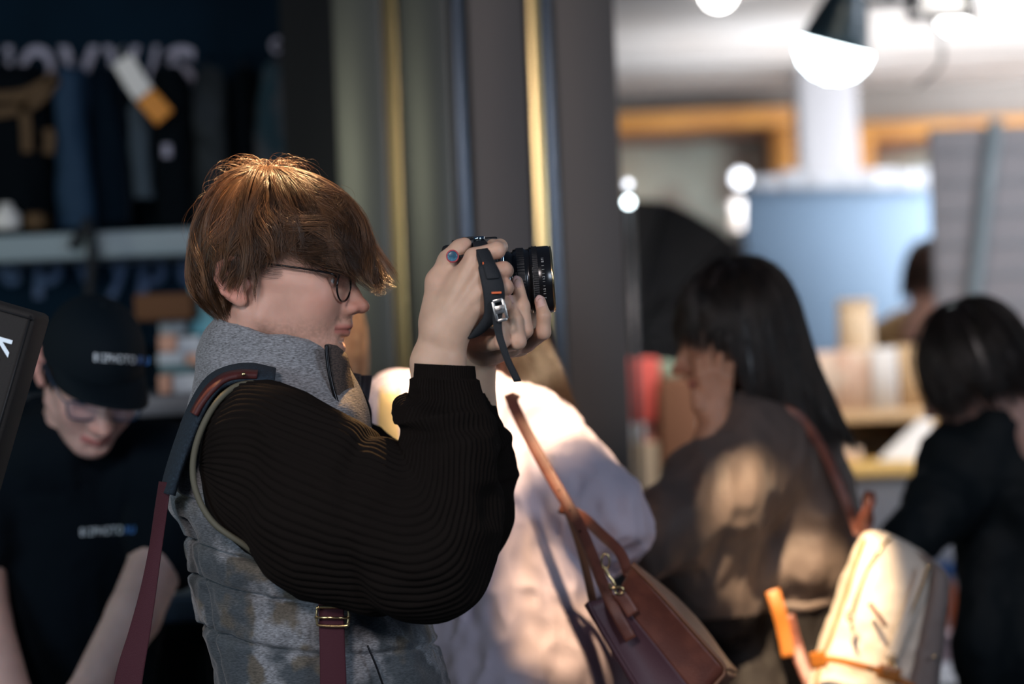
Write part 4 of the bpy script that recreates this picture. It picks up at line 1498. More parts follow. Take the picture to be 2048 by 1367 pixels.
obj('button', AF(b_[0] + np.array([2, 0, 135])), b_[1], 'cap_cloth', cap)
# assistant's hair at the temples
mat('hair_dark', (0.018, 0.012, 0.010), rough=.4)
rg = np.random.default_rng(4)
L = []
for m in (-1, 1):
    for i in range(500):
        u0 = rg.uniform(-85, 38)
        s_ = np.linspace(0, 1, 6)
        w1 = rg.uniform(-18, 6) if u0 > -20 else rg.uniform(-45, -10)
        L.append(np.stack([u0 + s_ * rg.normal(0, 4), m * (70 - max(0, -u0 - 30) * .55 - max(0, u0) * .12 + 5 + rg.uniform(0, 4) - s_ * 1), 34 + (w1 - 34) * s_], 1))
L = np.array(L)
obj('hair', *strands(AF(L.reshape(-1, 3)).reshape(L.shape), .0005, .0003), 'hair_dark', as_)
# his glasses
mat('frame_blue', (0.02, 0.05, 0.10), rough=.3)
mat('lens_purple', (0.75, 0.70, 0.95), rough=.0, trans=.6, alpha=.28, spec=.9)
ag = thing('eyeglasses', AF.one(100, 0, 0), 'blue rectangular eyeglasses worn by the person in the black cap', 'eyeglasses')
for m in (-1, 1):
    c = np.array([114, m * 35, -6])
    pts = [(-27, 13), (0, 15), (27, 13), (28, -4), (20, -16), (0, -18), (-20, -16), (-27, -4), (-27, 13), (0, 15)]
    ring = np.array([(c[0] - abs(a) * .10 - (a * m > 0) * abs(a) * .08, c[1] + a, c[2] + b) for a, b in pts])
    obj('rim', *tube(AF(ring), .0019, n=90, m=6), 'frame_blue', ag)
    rr = cr(ring[:-1], 60)
    obj('lens', AF(np.concatenate([rr, [c + np.array([1, 0, 0])]])), [np.stack([np.arange(59), np.arange(1, 60), np.full(59, 60)], 1)], 'lens_purple', ag)
    obj('temple', *tube(AF(np.array([(108, m * 63, 4), (95, m * 70, 6), (40, m * 76, 8), (-25, m * 78, 14)])), .0019, m=6), 'frame_blue', ag)
obj('bridge', *tube(AF(np.array([(114, -9, 3), (119, 0, 5), (114, 9, 3)])), .0017, m=6), 'frame_blue', ag)

# ================= woman in the pale shirt, seen from behind
pw = thing('person', (P(1000, 1300, 3.9)[0], 3.9, 0), 'person in a loose pale pink shirt bending forward, seen from behind', 'person')
mat('shirt_pink', (0.58, 0.49, 0.56), rough=.75, bump=(260, .2, 3))
lo, hi = bounds([P(700, 700, 3.55), P(1330, 1500, 4.3)], .04)
lo[2] = .55
s = Vol(lo, hi, .006)
s.cone(P(800, 845, 4.02), P(1035, 885, 3.98), .085, .085, .06)
s.cone(P(915, 850, 4.10), P(960, 800, 4.16), .10, .06, .05)
s.cone(P(935, 960, 4.0), P(985, 1160, 3.93), .155, .155, .09, ys=.8)
s.cone(P(985, 1160, 3.93), P(1050, 1400, 3.88), .155, .175, .08, ys=.8)
s.cone(P(1050, 1400, 3.88), P(1060, 1600, 3.88), .175, .19, .08, ys=.8)
s.chain([(P(1055, 912, 3.97), .085), (P(1135, 978, 3.90), .086), (P(1214, 1028, 3.86), .062), (P(1228, 1046, 3.88), .056), (P(1190, 1085, 4.05), .05)], .04)
s.chain([(P(790, 850, 4.03), .085), (P(740, 960, 4.06), .085), (P(760, 1080, 4.15), .06)], .05)
V, Q = cloth(s, .012, (6, 6, 4.5), .007, (24, 24, 13))
shirt = obj('shirt', V, Q, 'shirt_pink', pw)
shT = tree(V, Q)
mat('strap_yellow', (0.62, 0.46, 0.22), rough=.6)
# shirt seam / sleeve inset and lower body
lo, hi = bounds([P(850, 1400, 3.7), P(1200, 1500, 4.2)], .1)
lo[2] = -.02
s = Vol(lo, np.array([hi[0], hi[1], 1.15]), .012)
legs(s, P(1040, 1500, 3.92) + np.array([0, 0, .0]), 3.95, r=(.13, .08, .05))
s.cone(P(1040, 1430, 3.92), P(1040, 1530, 3.92), .14, .15, .03)
V, Q = s.mesh(1)
parts, cols = [(V, Q)], [np.tile((0.04, 0.05, 0.08), (len(V), 1))]
PF = Frame(P(1000, 735, 4.22), imdir(-.25, .85, -.45), imdir(.1, .4, .9), .98)
parts.append((PF(HEADFLAT), HEADQ)); cols.append(head_colors(HEADV))
V, Q = merge(parts)
obj('body', V, Q, 'skin_pale', pw, col=np.concatenate(cols))
mat('hair_midbrown', (0.035, 0.018, 0.010), rough=.4, spec=.5, var=(50, (0.03, 0.015, 0.008), .4, .65))
def sheet_hair(rows, n, N=16, r0=.00035, jit=.004, seed=1, depth=.02, wave=.003):
    """rows: list of curves (each a list of world points) laid side by side; strands run along them"""
    rg = np.random.default_rng(seed)
    C = np.stack([cr(r, N) for r in rows])          # (k,N,3)
    a = rg.uniform(0, len(rows) - 1, n)
    i = np.minimum(a.astype(int), len(rows) - 2)
    f = (a - i)[:, None, None]
    Pp = C[i] * (1 - f) + C[i + 1] * f
    s = np.linspace(0, 1, N)[None, :, None]
    off = rg.normal(0, jit, (n, 1, 3)) * (.4 + .6 * s)
    off[..., 1:2] += rg.uniform(0, depth, (n, 1, 1))
    cl = rg.integers(0, 24, n)
    ph = rg.uniform(0, 6, 24)[cl][:, None, None]
    w = np.concatenate([np.sin(s * 6 + ph), 0 * s + 0 * ph, .3 * np.sin(s * 5 + ph)], -1) * wave * s
    return strands(Pp + off + w, r0, r0 * .5)
hr, hb2, _ = crown_hair(PF, (0, 0), [(0, 152), (45, 146), (85, 115), (108, 70), (112, 40)], [(0, 152), (50, 146), (92, 105), (108, 50), (108, -10), (100, -70)],
                        [(0, 152), (40, 146), (72, 112), (88, 60), (92, 0), (90, -60)], lambda p: -55 if abs(p) > 1 else 30, 2600, 160, N=10, r0=.00035, seed=9, fly=0, lo=.9, wave=3, jit=.6)
rows = [[P(985, 668, 4.08), P(1010, 720, 4.02), P(1040, 775, 3.96), P(1066, 830, 3.94)],
        [P(1030, 660, 4.06), P(1062, 710, 4.01), P(1088, 775, 3.96), P(1104, 838, 3.94)],
        [P(1070, 665, 4.06), P(1098, 710, 4.02), P(1120, 775, 3.98), P(1140, 848, 3.96)],
        [P(1092, 680, 4.08), P(1108, 715, 4.05), P(1128, 770, 4.02), P(1152, 845, 4.00)]]
hl = sheet_hair(rows, 2200, seed=2, depth=.06)
obj('hair', *merge([hr, hb2, hl]), 'hair_midbrown', pw)
obj('shoulder_strap', *band([(hit(shT, a, y, .003), hit(shT, b, y + 3, .003)) for a, b, y in ((760, 802, 775), (758, 800, 800), (756, 798, 840), (757, 800, 890), (760, 802, 940))], .003, 30), 'strap_yellow', pw)

# handbag on her shoulder
YB = 3.56
mat('leather_brown', (0.17, 0.055, 0.035), rough=.42, bump=(420, .35, 3), var=(30, (0.12, 0.038, 0.026), .4, .6))
mat('leather_tan', (0.19, 0.08, 0.042), rough=.45, bump=(420, .25, 3))
mat('leather_plum', (0.085, 0.035, 0.045), rough=.5, bump=(420, .35, 3))
hbag = thing('handbag', P(1330, 1400, YB), 'brown leather shoulder handbag hanging beside the pale pink shirt', 'handbag')
def slab(quad, thick, nrm, bev=0.0, bulge=0.0, n=16):
    """curved sheet between four corner points (a,b,c,d) with thickness along nrm"""
    a, b, c, d = [np.array(q, float) for q in quad]
    g = np.linspace(0, 1, n)
    U, Vv = np.meshgrid(g, g, indexing='ij')
    S = (a[None, None] * ((1 - U) * (1 - Vv))[..., None] + b * (U * (1 - Vv))[..., None] + c * (U * Vv)[..., None] + d * ((1 - U) * Vv)[..., None])
    nrm = np.array(nrm, float); nrm /= np.linalg.norm(nrm)
    S = S + nrm * (bulge * np.sin(np.pi * U) * np.sin(np.pi * Vv))[..., None]
    A = S.reshape(-1, 3)
    B = A + nrm * thick
    q = grid_faces(n, n, False)
    k = n * n
    idx = np.arange(k).reshape(n, n)
    per = np.concatenate([idx[0, :], idx[1:, -1], idx[-1, -2::-1], idx[-2:0:-1, 0]])
    nx = np.roll(per, -1)
    return np.concatenate([A, B]), [q[:, ::-1], q + k, np.stack([per, nx, nx + k, per + k], 1)]
nv = np.array([0, -1, 0])
t0, t1 = (1176, 1203), (1264, 1130)             # mouth of the near end
b0, b1 = (1330, 1460), (1448, 1338)             # bottom of the near end
obj('end_panel', *slab([P(*t0, YB), P(1232, 1190, YB + .01), P(1400, 1400, YB), P(*b0, YB)], .004, nv, bulge=-.010), 'leather_plum', hbag)
obj('end_panel', *slab([P(1232, 1190, YB + .01), P(*t1, YB - .01), P(*b1, YB - .01), P(1400, 1400, YB)], .004, nv, bulge=-.004), 'leather_brown', hbag)
obj('front_panel', *slab([P(1262, 1128, YB - .012), P(1292, 1152, YB + .24), P(1470, 1345, YB + .24), P(1448, 1340, YB - .012)], .006, IMR * .7 + IMU * .6, bulge=.012), 'leather_tan', hbag)
obj('back_panel', *slab([P(1174, 1204, YB - .004), P(1215, 1185, YB + .24), P(1350, 1440, YB + .24), P(1328, 1462, YB - .004)], .006, -IMR * .7 - IMU * .6, bulge=.006), 'leather_plum', hbag)
obj('bottom_panel', *slab([P(*b0, YB), P(*b1, YB - .01), P(1470, 1345, YB + .24), P(1350, 1440, YB + .24)], .006, IMR * .6 - IMU * .7, bulge=.004), 'leather_brown', hbag)
obj('piping', *tube([P(x, y, YB - .014) for x, y in ((1263, 1128), (1300, 1165), (1360, 1230), (1420, 1298), (1446, 1328), (1449, 1345), (1438, 1360), (1400, 1400), (1330, 1462))], .0032, m=8, n=80), 'leather_tan', hbag)
obj('piping', *tube([P(x, y, YB - .006) for x, y in ((1175, 1203), (1205, 1260), (1260, 1350), (1330, 1462))], .0030, m=8, n=60), 'leather_plum', hbag)
def onsh(x, y, l=.006):
    h = hit(shT, x, y, l)
    return h
def strp(pts, wd, Yl=None, thick=.003):
    pr = []
    for i, (x, y, Y) in enumerate(pts):
        j0, j1 = max(0, i - 1), min(len(pts) - 1, i + 1)
        tx, ty = pts[j1][0] - pts[j0][0], pts[j1][1] - pts[j0][1]
        l = math.hypot(tx, ty)
        nx, ny = -ty / l * wd / 2, tx / l * wd / 2
        pr.append((P(x - nx, y - ny, Y), P(x + nx, y + ny, Y)))
    return pr
strapY = lambda y: np.interp(y, [780, 860, 960, 1060, 1200, 1300], [3.80, 3.745, 3.70, 3.64, YB - .006, YB - .012])
mp = [(1018, 788), (1040, 838), (1075, 905), (1112, 970), (1150, 1035), (1178, 1095), (1205, 1165), (1232, 1225), (1262, 1278)]
obj('strap', *band(strp([(x, y, strapY(y)) for x, y in mp], 24), .004, 60, .2), 'leather_brown', hbag)
obj('strap', *band(strp([(1128, 1000, 3.72), (1150, 1060, 3.69), (1165, 1110, 3.66), (1178, 1165, 3.63), (1186, 1205, 3.60)], 17), .004, 40), 'leather_tan', hbag)
obj('handle', *band(strp([(1120, 1015, 3.735), (1160, 1030, 3.72), (1205, 1070, 3.66), (1240, 1105, 3.62), (1258, 1150, 3.59)], 22), .004, 40, .3), 'leather_brown', hbag)
obj('buckle_keeper', *band(strp([(1022, 800, 3.793), (1034, 806, 3.79)], 34), .004, 6), 'leather_tan', hbag)
for (x, y) in ((1118, 980), (1140, 1020), (1160, 1062)):
    obj('strap_hole', *tube([P(x, y, strapY(y) - .001), P(x, y, strapY(y) - .0042)], .0016, n=2, m=8), 'black_metal', hbag)
a = np.linspace(0, 2 * np.pi, 24)
obj('clasp_ring', *tube([P(1211 + 8 * math.cos(t), 1122 + 15 * math.sin(t), YB - .01) for t in a], .0018, m=6), 'brass', hbag)
obj('clasp_hook', *tube([P(x, y, YB - .014) for x, y in ((1208, 1132), (1216, 1148), (1226, 1162), (1230, 1172), (1222, 1176), (1220, 1166))], .0026, m=8), 'brass', hbag)
obj('clasp_ring', *tube([P(1238 + 9 * math.cos(t), 1180 + 7 * math.sin(t), YB - .012) for t in a], .0016, m=6), 'brass', hbag)
obj('clasp_tab', *band(strp([(1236, 1184, YB - .006), (1252, 1205, YB - .006), (1266, 1228, YB - .008)], 26), .003, 12), 'leather_brown', hbag)
# light-haired visitor mostly hidden behind the photographer
bl = thing('person', (P(650, 900, 4.5)[0], 4.5, 0), 'light-haired person just showing past the chin of the person with the camera', 'person')
BF = Frame(P(636, 712, 4.45), imdir(-.5, .8, -.1), imdir(0, 0, 1), .95)
mat('hair_blond', (0.62, 0.38, 0.22), rough=.4, var=(50, (0.40, 0.22, 0.12), .4, .6))
hr, hb2, _ = crown_hair(BF, (0, 0), [(0, 152), (45, 146), (85, 115), (108, 70), (112, 40)], [(0, 152), (50, 146), (92, 105), (108, 50), (108, -10), (100, -70)],
                        [(0, 152), (40, 146), (72, 112), (88, 60), (92, 0), (90, -60)], lambda p: -55 if abs(p) > .9 else 30, 2400, 160, N=10, r0=.00035, seed=19, fly=0, lo=.9, wave=3, jit=.6)
obj('hair', *merge([hr, hb2]), 'hair_blond', bl)
lo, hi = bounds([P(480, 780, 4.3), P(780, 1500, 4.8)], .06)
lo[2] = -.02
s = Vol(lo, hi, .012)
s.cone(P(540, 900, 4.52), P(690, 900, 4.52), .08, .08, .04)
s.cone(P(615, 920, 4.52), P(615, 1450, 4.54), .15, .17, .05, ys=.75)
legs(s, P(615, 1480, 4.54), 4.54)
V, Q = cloth(s, .008)
obj('jacket', V, Q, mat('jacket_cream', (0.55, 0.47, 0.36), rough=.8), bl)
obj('body', BF(HEADFLAT), HEADQ, 'skin_pale', bl, col=head_colors(HEADV, skin=(.65, .42, .34)))

# ================= dark-haired woman with the backpack
YD = 4.4
dw = thing('person', (P(1570, 1200, 4.45)[0], 4.45, 0), 'person with long dark hair in a dark brown dress, hand to face, facing left', 'person')
DF = Frame(P(1487, 676, YD), imdir(-.985, -.05, -.16), imdir(-.16, 0, .98), 1.0)
mat('hair_black', (0.022, 0.014, 0.010), rough=.33, spec=.6, var=(50, (0.012, 0.008, 0.006), .4, .6))
parts, cols = [(DF(HEADFLAT), HEADQ)], [head_colors(HEADV, skin=(0.40, 0.21, 0.135))]
lo, hi = bounds([P(1360, 700, 4.2), P(1500, 960, 4.45)], .05)
s = Vol(lo, hi, .0035)
hp = lambda x, y, Y=4.30: P(x, y, Y)
s.chain([(hp(1385, 985, 4.27), .036), (hp(1420, 880), .028), (hp(1432, 850), .027)], .01)
s.ell(hp(1432, 815), (.030, .022, .042), .02)
for a_, b_2, c_ in (((1412, 790), (1400, 750), (1396, 722)), ((1425, 785), (1418, 742), (1415, 712)), ((1440, 785), (1438, 742), (1440, 712)), ((1452, 792), (1456, 755), (1460, 730))):
    s.chain([(hp(*a_, 4.292), .0115), (hp(*b_2, 4.288), .0100), (hp(*c_, 4.296), .0085)], .006)
s.chain([(hp(1415, 835), .014), (hp(1398, 812, 4.29), .0115), (hp(1390, 785, 4.295), .009)], .008)
V, Q = s.mesh(1)
parts.append((V, Q)); cols.append(hcol(V, (0.40, 0.20, 0.12)))
V, Q = merge(parts)
obj('body', V, Q, 'skin_pale', dw, col=np.concatenate(cols))
eyes(DF, dw)
hr, hb2, _ = crown_hair(DF, (0, 0), [(0, 152), (45, 147), (85, 122), (110, 85), (122, 45), (127, 5), (126, -40), (124, -120), (122, -200), (120, -240)],
                        [(0, 152), (50, 146), (92, 110), (112, 60), (120, 0), (130, -70), (150, -150), (172, -235)],
                        [(0, 152), (40, 146), (72, 112), (90, 60), (97, 0), (100, -80), (98, -160), (90, -240)],
                        lambda p: float(np.interp(abs(math.degrees(p)), [0, 45, 62, 75, 84, 100, 180], [0, 0, -15, -60, -170, -215, -235])),
                        6500, 220, N=16, r0=.00034, seed=21, fly=30, lo=.88, wave=3, jit=.55, rootmax=.35)
obj('hair', *merge([hr, hb2]), 'hair_black', dw)
mat('satin_brown', (0.095, 0.070, 0.060), rough=.6, spec=.3, sheen=.05)
lo, hi = bounds([P(1230, 800, 4.1), P(1760, 1500, 4.75)], .05)
lo[2] = -.02
s = Vol(lo, hi, .0075)
s.cone(P(1525, 890, 4.36), P(1575, 905, 4.56), .085, .085, .05)
s.cone(P(1570, 920, 4.46), P(1625, 1110, 4.46), .115, .10, .06, ys=1.25)
s.cone(P(1655, 1000, 4.46), P(1655, 1100, 4.46), .05, .055, .06, ys=1.5)
s.ell(P(1590, 1130, 4.40), (.085, .10, .065), .03)
s.cone(P(1590, 1195, 4.46), P(1585, 1210, 4.46), .088, .09, .02, ys=1.2)
s.cone(P(1580, 1230, 4.46), P(1530, 1480, 4.46), .11, .19, .03)
s.cone(P(1530, 1480, 4.46), np.array([P(1510, 1480, 4.46)[0], 4.46, .5]), .19, .22, .05)
s.chain([(P(1510, 895, 4.33), .082), (P(1420, 990, 4.26), .080), (P(1335, 1065, 4.21), .070), (P(1300, 1085, 4.20), .060)], .05)
s.chain([(P(1320, 1070, 4.20), .060), (P(1360, 1010, 4.23), .045), (P(1395, 930, 4.27), .038)], .03)
s.chain([(P(1450, 1010, 4.30), .09), (P(1400, 1120, 4.30), .08), (P(1440, 1200, 4.34), .08)], .06)
legs(s, np.array([P(1510, 1480, 4.46)[0], 4.46, .6]), 4.46)
V, Q = cloth(s, .014, (8, 8, 4), .004, (26, 26, 12))
wz = P(1580, 1212, 4.4)[2]
up_ = V[np.asarray(Q)].mean(1)[:, 2] > wz
obj('dress_top', V, [np.asarray(Q)[up_]], 'satin_brown', dw)
mat('skirt_black', (0.010, 0.008, 0.008), rough=.7, spec=.2)
obj('skirt', V, [np.asarray(Q)[~up_]], 'skirt_black', dw)
# belt with ruffle
a = np.linspace(0, 2 * np.pi, 60)
obj('belt', *tube([P(1590, 1196, 4.46) + np.array([.10 * math.cos(t), .115 * math.sin(t), .004 * math.sin(5 * t)]) for t in a], .010, n=120, m=8), 'satin_brown', dw)

# backpack on her back
YK = 4.22
mat('bag_cream', (0.58, 0.50, 0.42), rough=.55, bump=(300, .25, 2))
mat('bag_cream_shaded', (0.17, 0.135, 0.125), rough=.6, bump=(160, .6, 1))  # cream weave of the gusset, its shade darkened into the colour
mat('leather_orange', (0.36, 0.12, 0.02), rough=.35, bump=(200, .2, 2))
bp = thing('backpack', P(1750, 1480, YK), 'cream backpack with tan leather straps and gold zips worn by the dark-haired person', 'backpack')
kr = [((1738, 1060), (1772, 1064), .02), ((1722, 1072), (1830, 1092), .05), ((1708, 1105), (1872, 1130), .065), ((1692, 1150), (1884, 1168), .075), ((1668, 1215), (1884, 1230), .08),
      ((1648, 1270), (1876, 1300), .082), ((1630, 1325), (1862, 1370), .082), ((1618, 1390), (1850, 1440), .08), ((1640, 1440), (1830, 1480), .05)]
def bdisp(T, PH, V):
    return .004 * fbm(V, 12, 2) + .002 * ridge(V, 24, 2)
V, Q, T, PH = loft([(P(*a, YK + .02), P(*b, YK + .02), d) for a, b, d in kr], 90, 120, 3.2, bdisp)
obj('main_body', V, Q, 'bag_cream', bp)
kt = tree(V, Q)
kr2 = [((1818, 1096), (1858, 1112), .055), ((1842, 1118), (1884, 1140), .078), ((1834, 1180), (1888, 1185), .090), ((1818, 1250), (1882, 1262), .094), ((1800, 1320), (1868, 1345), .094), ((1785, 1400), (1852, 1430), .09)]
V, Q, T, PH = loft([(P(*a, YK + .02), P(*b, YK + .02), d) for a, b, d in kr2], 60, 80, 3.2, bdisp)
obj('front_pocket', V, Q, 'bag_cream_shaded', bp)
def onbag(pts, l=.002):
    o = []
    for x, y in pts:
        h = hit(kt, x, y, l)
        if h is not None:
            o.append(h)
    return o
obj('zip', *tube(onbag([(1782, 1076), (1762, 1095), (1745, 1120), (1730, 1150), (1716, 1190), (1705, 1225)], .002), .0035, m=6), 'brass', bp)
obj('zip', *tube([P(x, y, YK - .075) for x, y in ((1858, 1128), (1846, 1165), (1826, 1215), (1808, 1262), (1792, 1300), (1778, 1330))], .0032, m=6), 'brass', bp)
obj('zip_tape', *band(strp([(1850, 1135, YK - .066), (1838, 1175, YK - .072), (1818, 1225, YK - .076), (1800, 1270, YK - .078), (1780, 1320, YK - .078)], 26), .003, 30), 'bag_cream', bp)
for x, y, dx, dy in ((1700, 1232, 6, 30), (1785, 1318, 10, 34)):
    zp = obj('zip_pull', *tube([P(x, y, YK - .082), P(x + dx * .5, y + dy * .5, YK - .088), P(x + dx, y + dy, YK - .086)], .0028, m=6), 'brass', bp)
    obj('pull_ring', *tube([P(x + 7 * math.cos(t), y + 9 * math.sin(t), YK - .084) for t in a[::3]], .0015, m=6), 'brass', zp)
obj('pull_tab', *band(strp([(1738, 1205, YK - .085), (1755, 1228, YK - .09), (1772, 1252, YK - .088)], 9), .003, 10), 'leather_brown', bp)
obj('top_handle', *band(strp([(1718, 1062, YK + .01), (1728, 1030, YK - .005), (1742, 1002, YK - .01), (1740, 985, YK + .005)], 20), .005, 24), 'leather_brown', bp)
obj('top_handle', *band(strp([(1740, 985, YK + .005), (1733, 1000, YK + .03), (1738, 1040, YK + .05), (1730, 1062, YK + .05)], 20), .005, 24), 'leather_brown', bp)
obj('edge_binding', *tube(onbag([(1730, 1078), (1716, 1115), (1700, 1165), (1680, 1225), (1660, 1280), (1642, 1330), (1630, 1385)], .003), .004, m=6), 'leather_orange', bp)
obj('base_strap', *band(strp([(1620, 1318, YK - .06), (1665, 1318, YK - .085), (1710, 1328, YK - .092), (1770, 1345, YK - .092), (1830, 1375, YK - .09)], 14), .003, 30), 'leather_orange', bp)
obj('base_patch', *band(strp([(1622, 1322, YK - .062), (1652, 1316, YK - .088)], 34), .004, 8), 'leather_orange', bp)
obj('base_patch', *band(strp([(1755, 1340, YK - .095), (1800, 1352, YK - .095)], 30), .004, 8), 'leather_orange', bp)
for x, y in ((1695, 1225), (1740, 1335), (1772, 1342), (1868, 1312)):
    obj('stud', *tube([P(x, y, YK - .09), P(x, y, YK - .1)], .0035, n=2, m=10), 'brass', bp)
obj('shoulder_strap', *band(strp([(1560, 812, 4.31), (1600, 835, 4.30), (1640, 890, 4.31), (1672, 955, 4.32), (1700, 1020, 4.31), (1718, 1068, 4.27)], 20), .004, 40), 'leather_brown', bp)
obj('shoulder_strap', *band(strp([(1545, 1180, 4.285), (1556, 1215, 4.275), (1568, 1260, 4.275), (1578, 1312, 4.27)], 28), .005, 24), 'leather_orange', bp)
obj('shoulder_strap', *band(strp([(1575, 1230, 4.28), (1592, 1290, 4.28), (1612, 1345, 4.25), (1640, 1400, 4.22)], 26), .005, 24), 'leather_brown', bp)

# ================= person in black at the right
YE = 4.95
ew = thing('person', (P(2040, 1200, YE)[0], YE, 0), 'dark-haired person in black clothes bending over at the right edge', 'person')
EF = Frame(P(1962, 742, YE), imdir(-.80, .45, -.38), imdir(-.30, .1, .95), 1.06)
parts, cols = [(EF(HEADFLAT), HEADQ)], [head_colors(HEADV, skin=(0.40, 0.24, 0.20))]
V, Q = merge(parts)
obj('body', V, Q, 'skin_pale', ew, col=np.concatenate(cols))
hr, hb2, _ = crown_hair(EF, (0, 0), [(0, 150), (45, 145), (85, 120), (112, 85), (124, 45), (128, 0), (122, -45)], [(0, 150), (50, 144), (92, 108), (110, 60), (112, 0), (104, -60), (95, -100)],
                        [(0, 150), (40, 144), (72, 112), (92, 60), (98, 0), (92, -60), (84, -90)], lambda p: -35 if abs(p) < .5 else (-70 if abs(p) < 1.6 else -85), 3800, 160, N=12, r0=.0004, seed=31, fly=0, lo=.88, wave=4, jit=.7)
obj('hair', *merge([hr, hb2]), 'hair_black', ew)
mat('coat_black', (0.002, 0.005, 0.007), rough=.7, spec=.3)
lo, hi = bounds([P(1740, 820, 4.75), P(2250, 1500, 5.35)], .06)
lo[2] = -.02
s = Vol(lo, hi, .009)
s.cone(P(1940, 930, YE), P(2110, 930, 5.0), .105, .11, .05)
s.cone(P(2010, 860, YE), P(2040, 960, 5.0), .09, .14, .05)
s.cone(P(1998, 838, 5.02), P(2030, 930, 5.06), .088, .13, .05)
s.cone(P(2060, 980, 5.02), P(2090, 1250, 5.02), .18, .16, .06, ys=.9)
s.cone(P(2085, 1250, 5.02), P(2080, 1520, 5.02), .16, .165, .05, ys=.9)
s.chain([(P(1935, 940, YE), .095), (P(1875, 1015, 4.88), .065), (P(1830, 1070, 4.84), .05), (P(1790, 1105, 4.82), .045), (P(1740, 1150, 4.80), .04)], .04)
s.chain([(P(1990, 1120, YE), .07), (P(1965, 1300, 4.92), .062), (P(1975, 1500, 4.9), .055)], .05)
legs(s, P(2080, 1540, 5.0), 5.02)
V, Q = cloth(s, .010)
obj('coat', V, Q, 'coat_black', ew)
# ------------------------------------------------------------------ shop wall on the left
mat('banner_blue', (0.0025, 0.0125, 0.025), rough=.85, spec=.1, var=(2, (0.0015, 0.008, 0.016), .4, .6))
mat('letter_pale', (0.34, 0.33, 0.42), rough=.6)
mat('letter_dimblue', (0.06, 0.11, 0.22), rough=.6)
mat('shelf_pale', (0.26, 0.33, 0.36), rough=.5)
mat('cloth_blue', (0.008, 0.034, 0.075), rough=.8)
mat('cloth_navy', (0.0015, 0.007, 0.014), rough=.85, spec=.1)
mat('cloth_black', (0.0010, 0.003, 0.005), rough=.85, spec=.1)
mat('cloth_grey', (0.03, 0.036, 0.04), rough=.85, spec=.1, var=(14, (0.016, 0.02, 0.022), .4, .6))
mat('cloth_slate', (0.055, 0.075, 0.095), rough=.85, spec=.1)
mat('cloth_teal', (0.02, 0.045, 0.06), rough=.85, spec=.1, var=(9, (0.07, 0.075, 0.085), .45, .58))
mat('tan_strap', (0.09, 0.048, 0.016), rough=.7)
mat('tag_white', (0.80, 0.78, 0.74), rough=.6)
mat('tag_amber', (0.72, 0.27, 0.03), rough=.6)
mat('cardboard_brown', (0.13, 0.055, 0.02), rough=.8)

def one(name, V, Q, m, label, cat, group=None, smooth=True):
    return tag(obj(name, V, Q, m, None, smooth), label, cat, group)
# banner with pale lettering, its lower part behind the hanging goods
bn = thing('sign_banner', P(250, 140, 5.98), 'dark blue fabric sign banner with pale lettering above the hanging bags', 'sign')
obj('panel', *pbox(-60, -80, 602, 178, 5.96, 6.0, .004), 'banner_blue', bn, False)
def row_text(spec, yb, h, Y, m, parent, bold):
    for ch, x0, x1 in spec:
        V, Q = text_np(ch, 1.0, .01, 'LEFT', bold)
        w = V[:, 0].max() - V[:, 0].min()
        hh = V[:, 1].max() - V[:, 1].min()
        k = (x1 - x0) / w
        ky = h / .73
        pts = np.array([P(x0 + (v[0] - V[:, 0].min()) * k, yb - v[1] * ky, Y - .004 - v[2] * .3) for v in V])
        obj('letter', pts, Q, m, parent, False)
row_text([('H', -40, 24), ('O', 38, 110), ('V', 117, 198), ('V', 206, 280), ('/', 290, 318), ('S', 330, 392)], 182, 92, 5.955, 'letter_pale', bn, .03)
a_ = np.linspace(0, 2 * np.pi, 30)
obj('emblem', *tube([P(556 + 11 * math.cos(t), 91 + 12 * math.sin(t), 5.95) for t in a_], .006, m=6), 'letter_pale', bn)

def hang(name, m, outl, Y, depth, label, cat, seed=0, group='bags and clothes hanging on the shop wall'):
    """soft goods hung on the wall: outline pairs from top to bottom"""
    def d(T, PH, V):
        return .012 * fbm(V + seed, (16, 16, 3), 2) + .004 * fbm(V, 30, 2)
    V, Q, T, PH = loft([(P(*a, Y), P(*b, Y), dd * depth) for a, b, dd in outl], 50, 48, 2.6, d)
    t = thing(name, P((outl[-1][0][0] + outl[-1][1][0]) / 2, outl[-1][0][1], Y), label, cat, group)
    obj('cloth', V, Q, m, t)
    hx, hy = (outl[0][0][0] + outl[0][1][0]) / 2, outl[0][0][1]
    obj('hook', *tube([P(hx, hy + 6, Y), P(hx, hy - 12, Y), P(hx + 5, hy - 20, Y + .03), P(hx + 2, hy - 22, 5.97)], .004, m=6), 'black_metal', t)
    return t
H = lambda x0, x1, y, d=1.0: ((x0, y), (x1, y), d)
t = hang('bag', 'cloth_black', [H(-60, 80, 130, .5), H(-80, 98, 170), H(-80, 100, 300), H(-80, 98, 400), H(-70, 100, 452, .7)], 5.80, .06, 'black bag with tan straps hanging at the far left of the shop wall', 'bag', 1)
for pl in ([(-40, 196), (40, 190), (88, 168), (112, 150)], [(-40, 228), (20, 222), (72, 204), (112, 158)], [(45, 200), (52, 250), (55, 305)], [(96, 258), (100, 280), (96, 308)]):
    obj('strap', *band(strp([(x, y, 5.725) for x, y in pl], 22), .006, 20), 'tan_strap', t)
hang('jacket', 'cloth_blue', [H(130, 160, 134, .4), H(118, 172, 160), H(112, 172, 230), H(110, 182, 320), H(112, 190, 390), H(118, 192, 456, .8)], 5.78, .05, 'blue jacket hanging between black garments on the shop wall', 'jacket', 2)
hang('jacket', 'cloth_navy', [H(190, 232, 134, .4), H(180, 248, 170), H(184, 252, 300), H(188, 256, 450, .8)], 5.84, .05, 'dark navy jacket hanging just right of the blue jacket', 'jacket', 3)
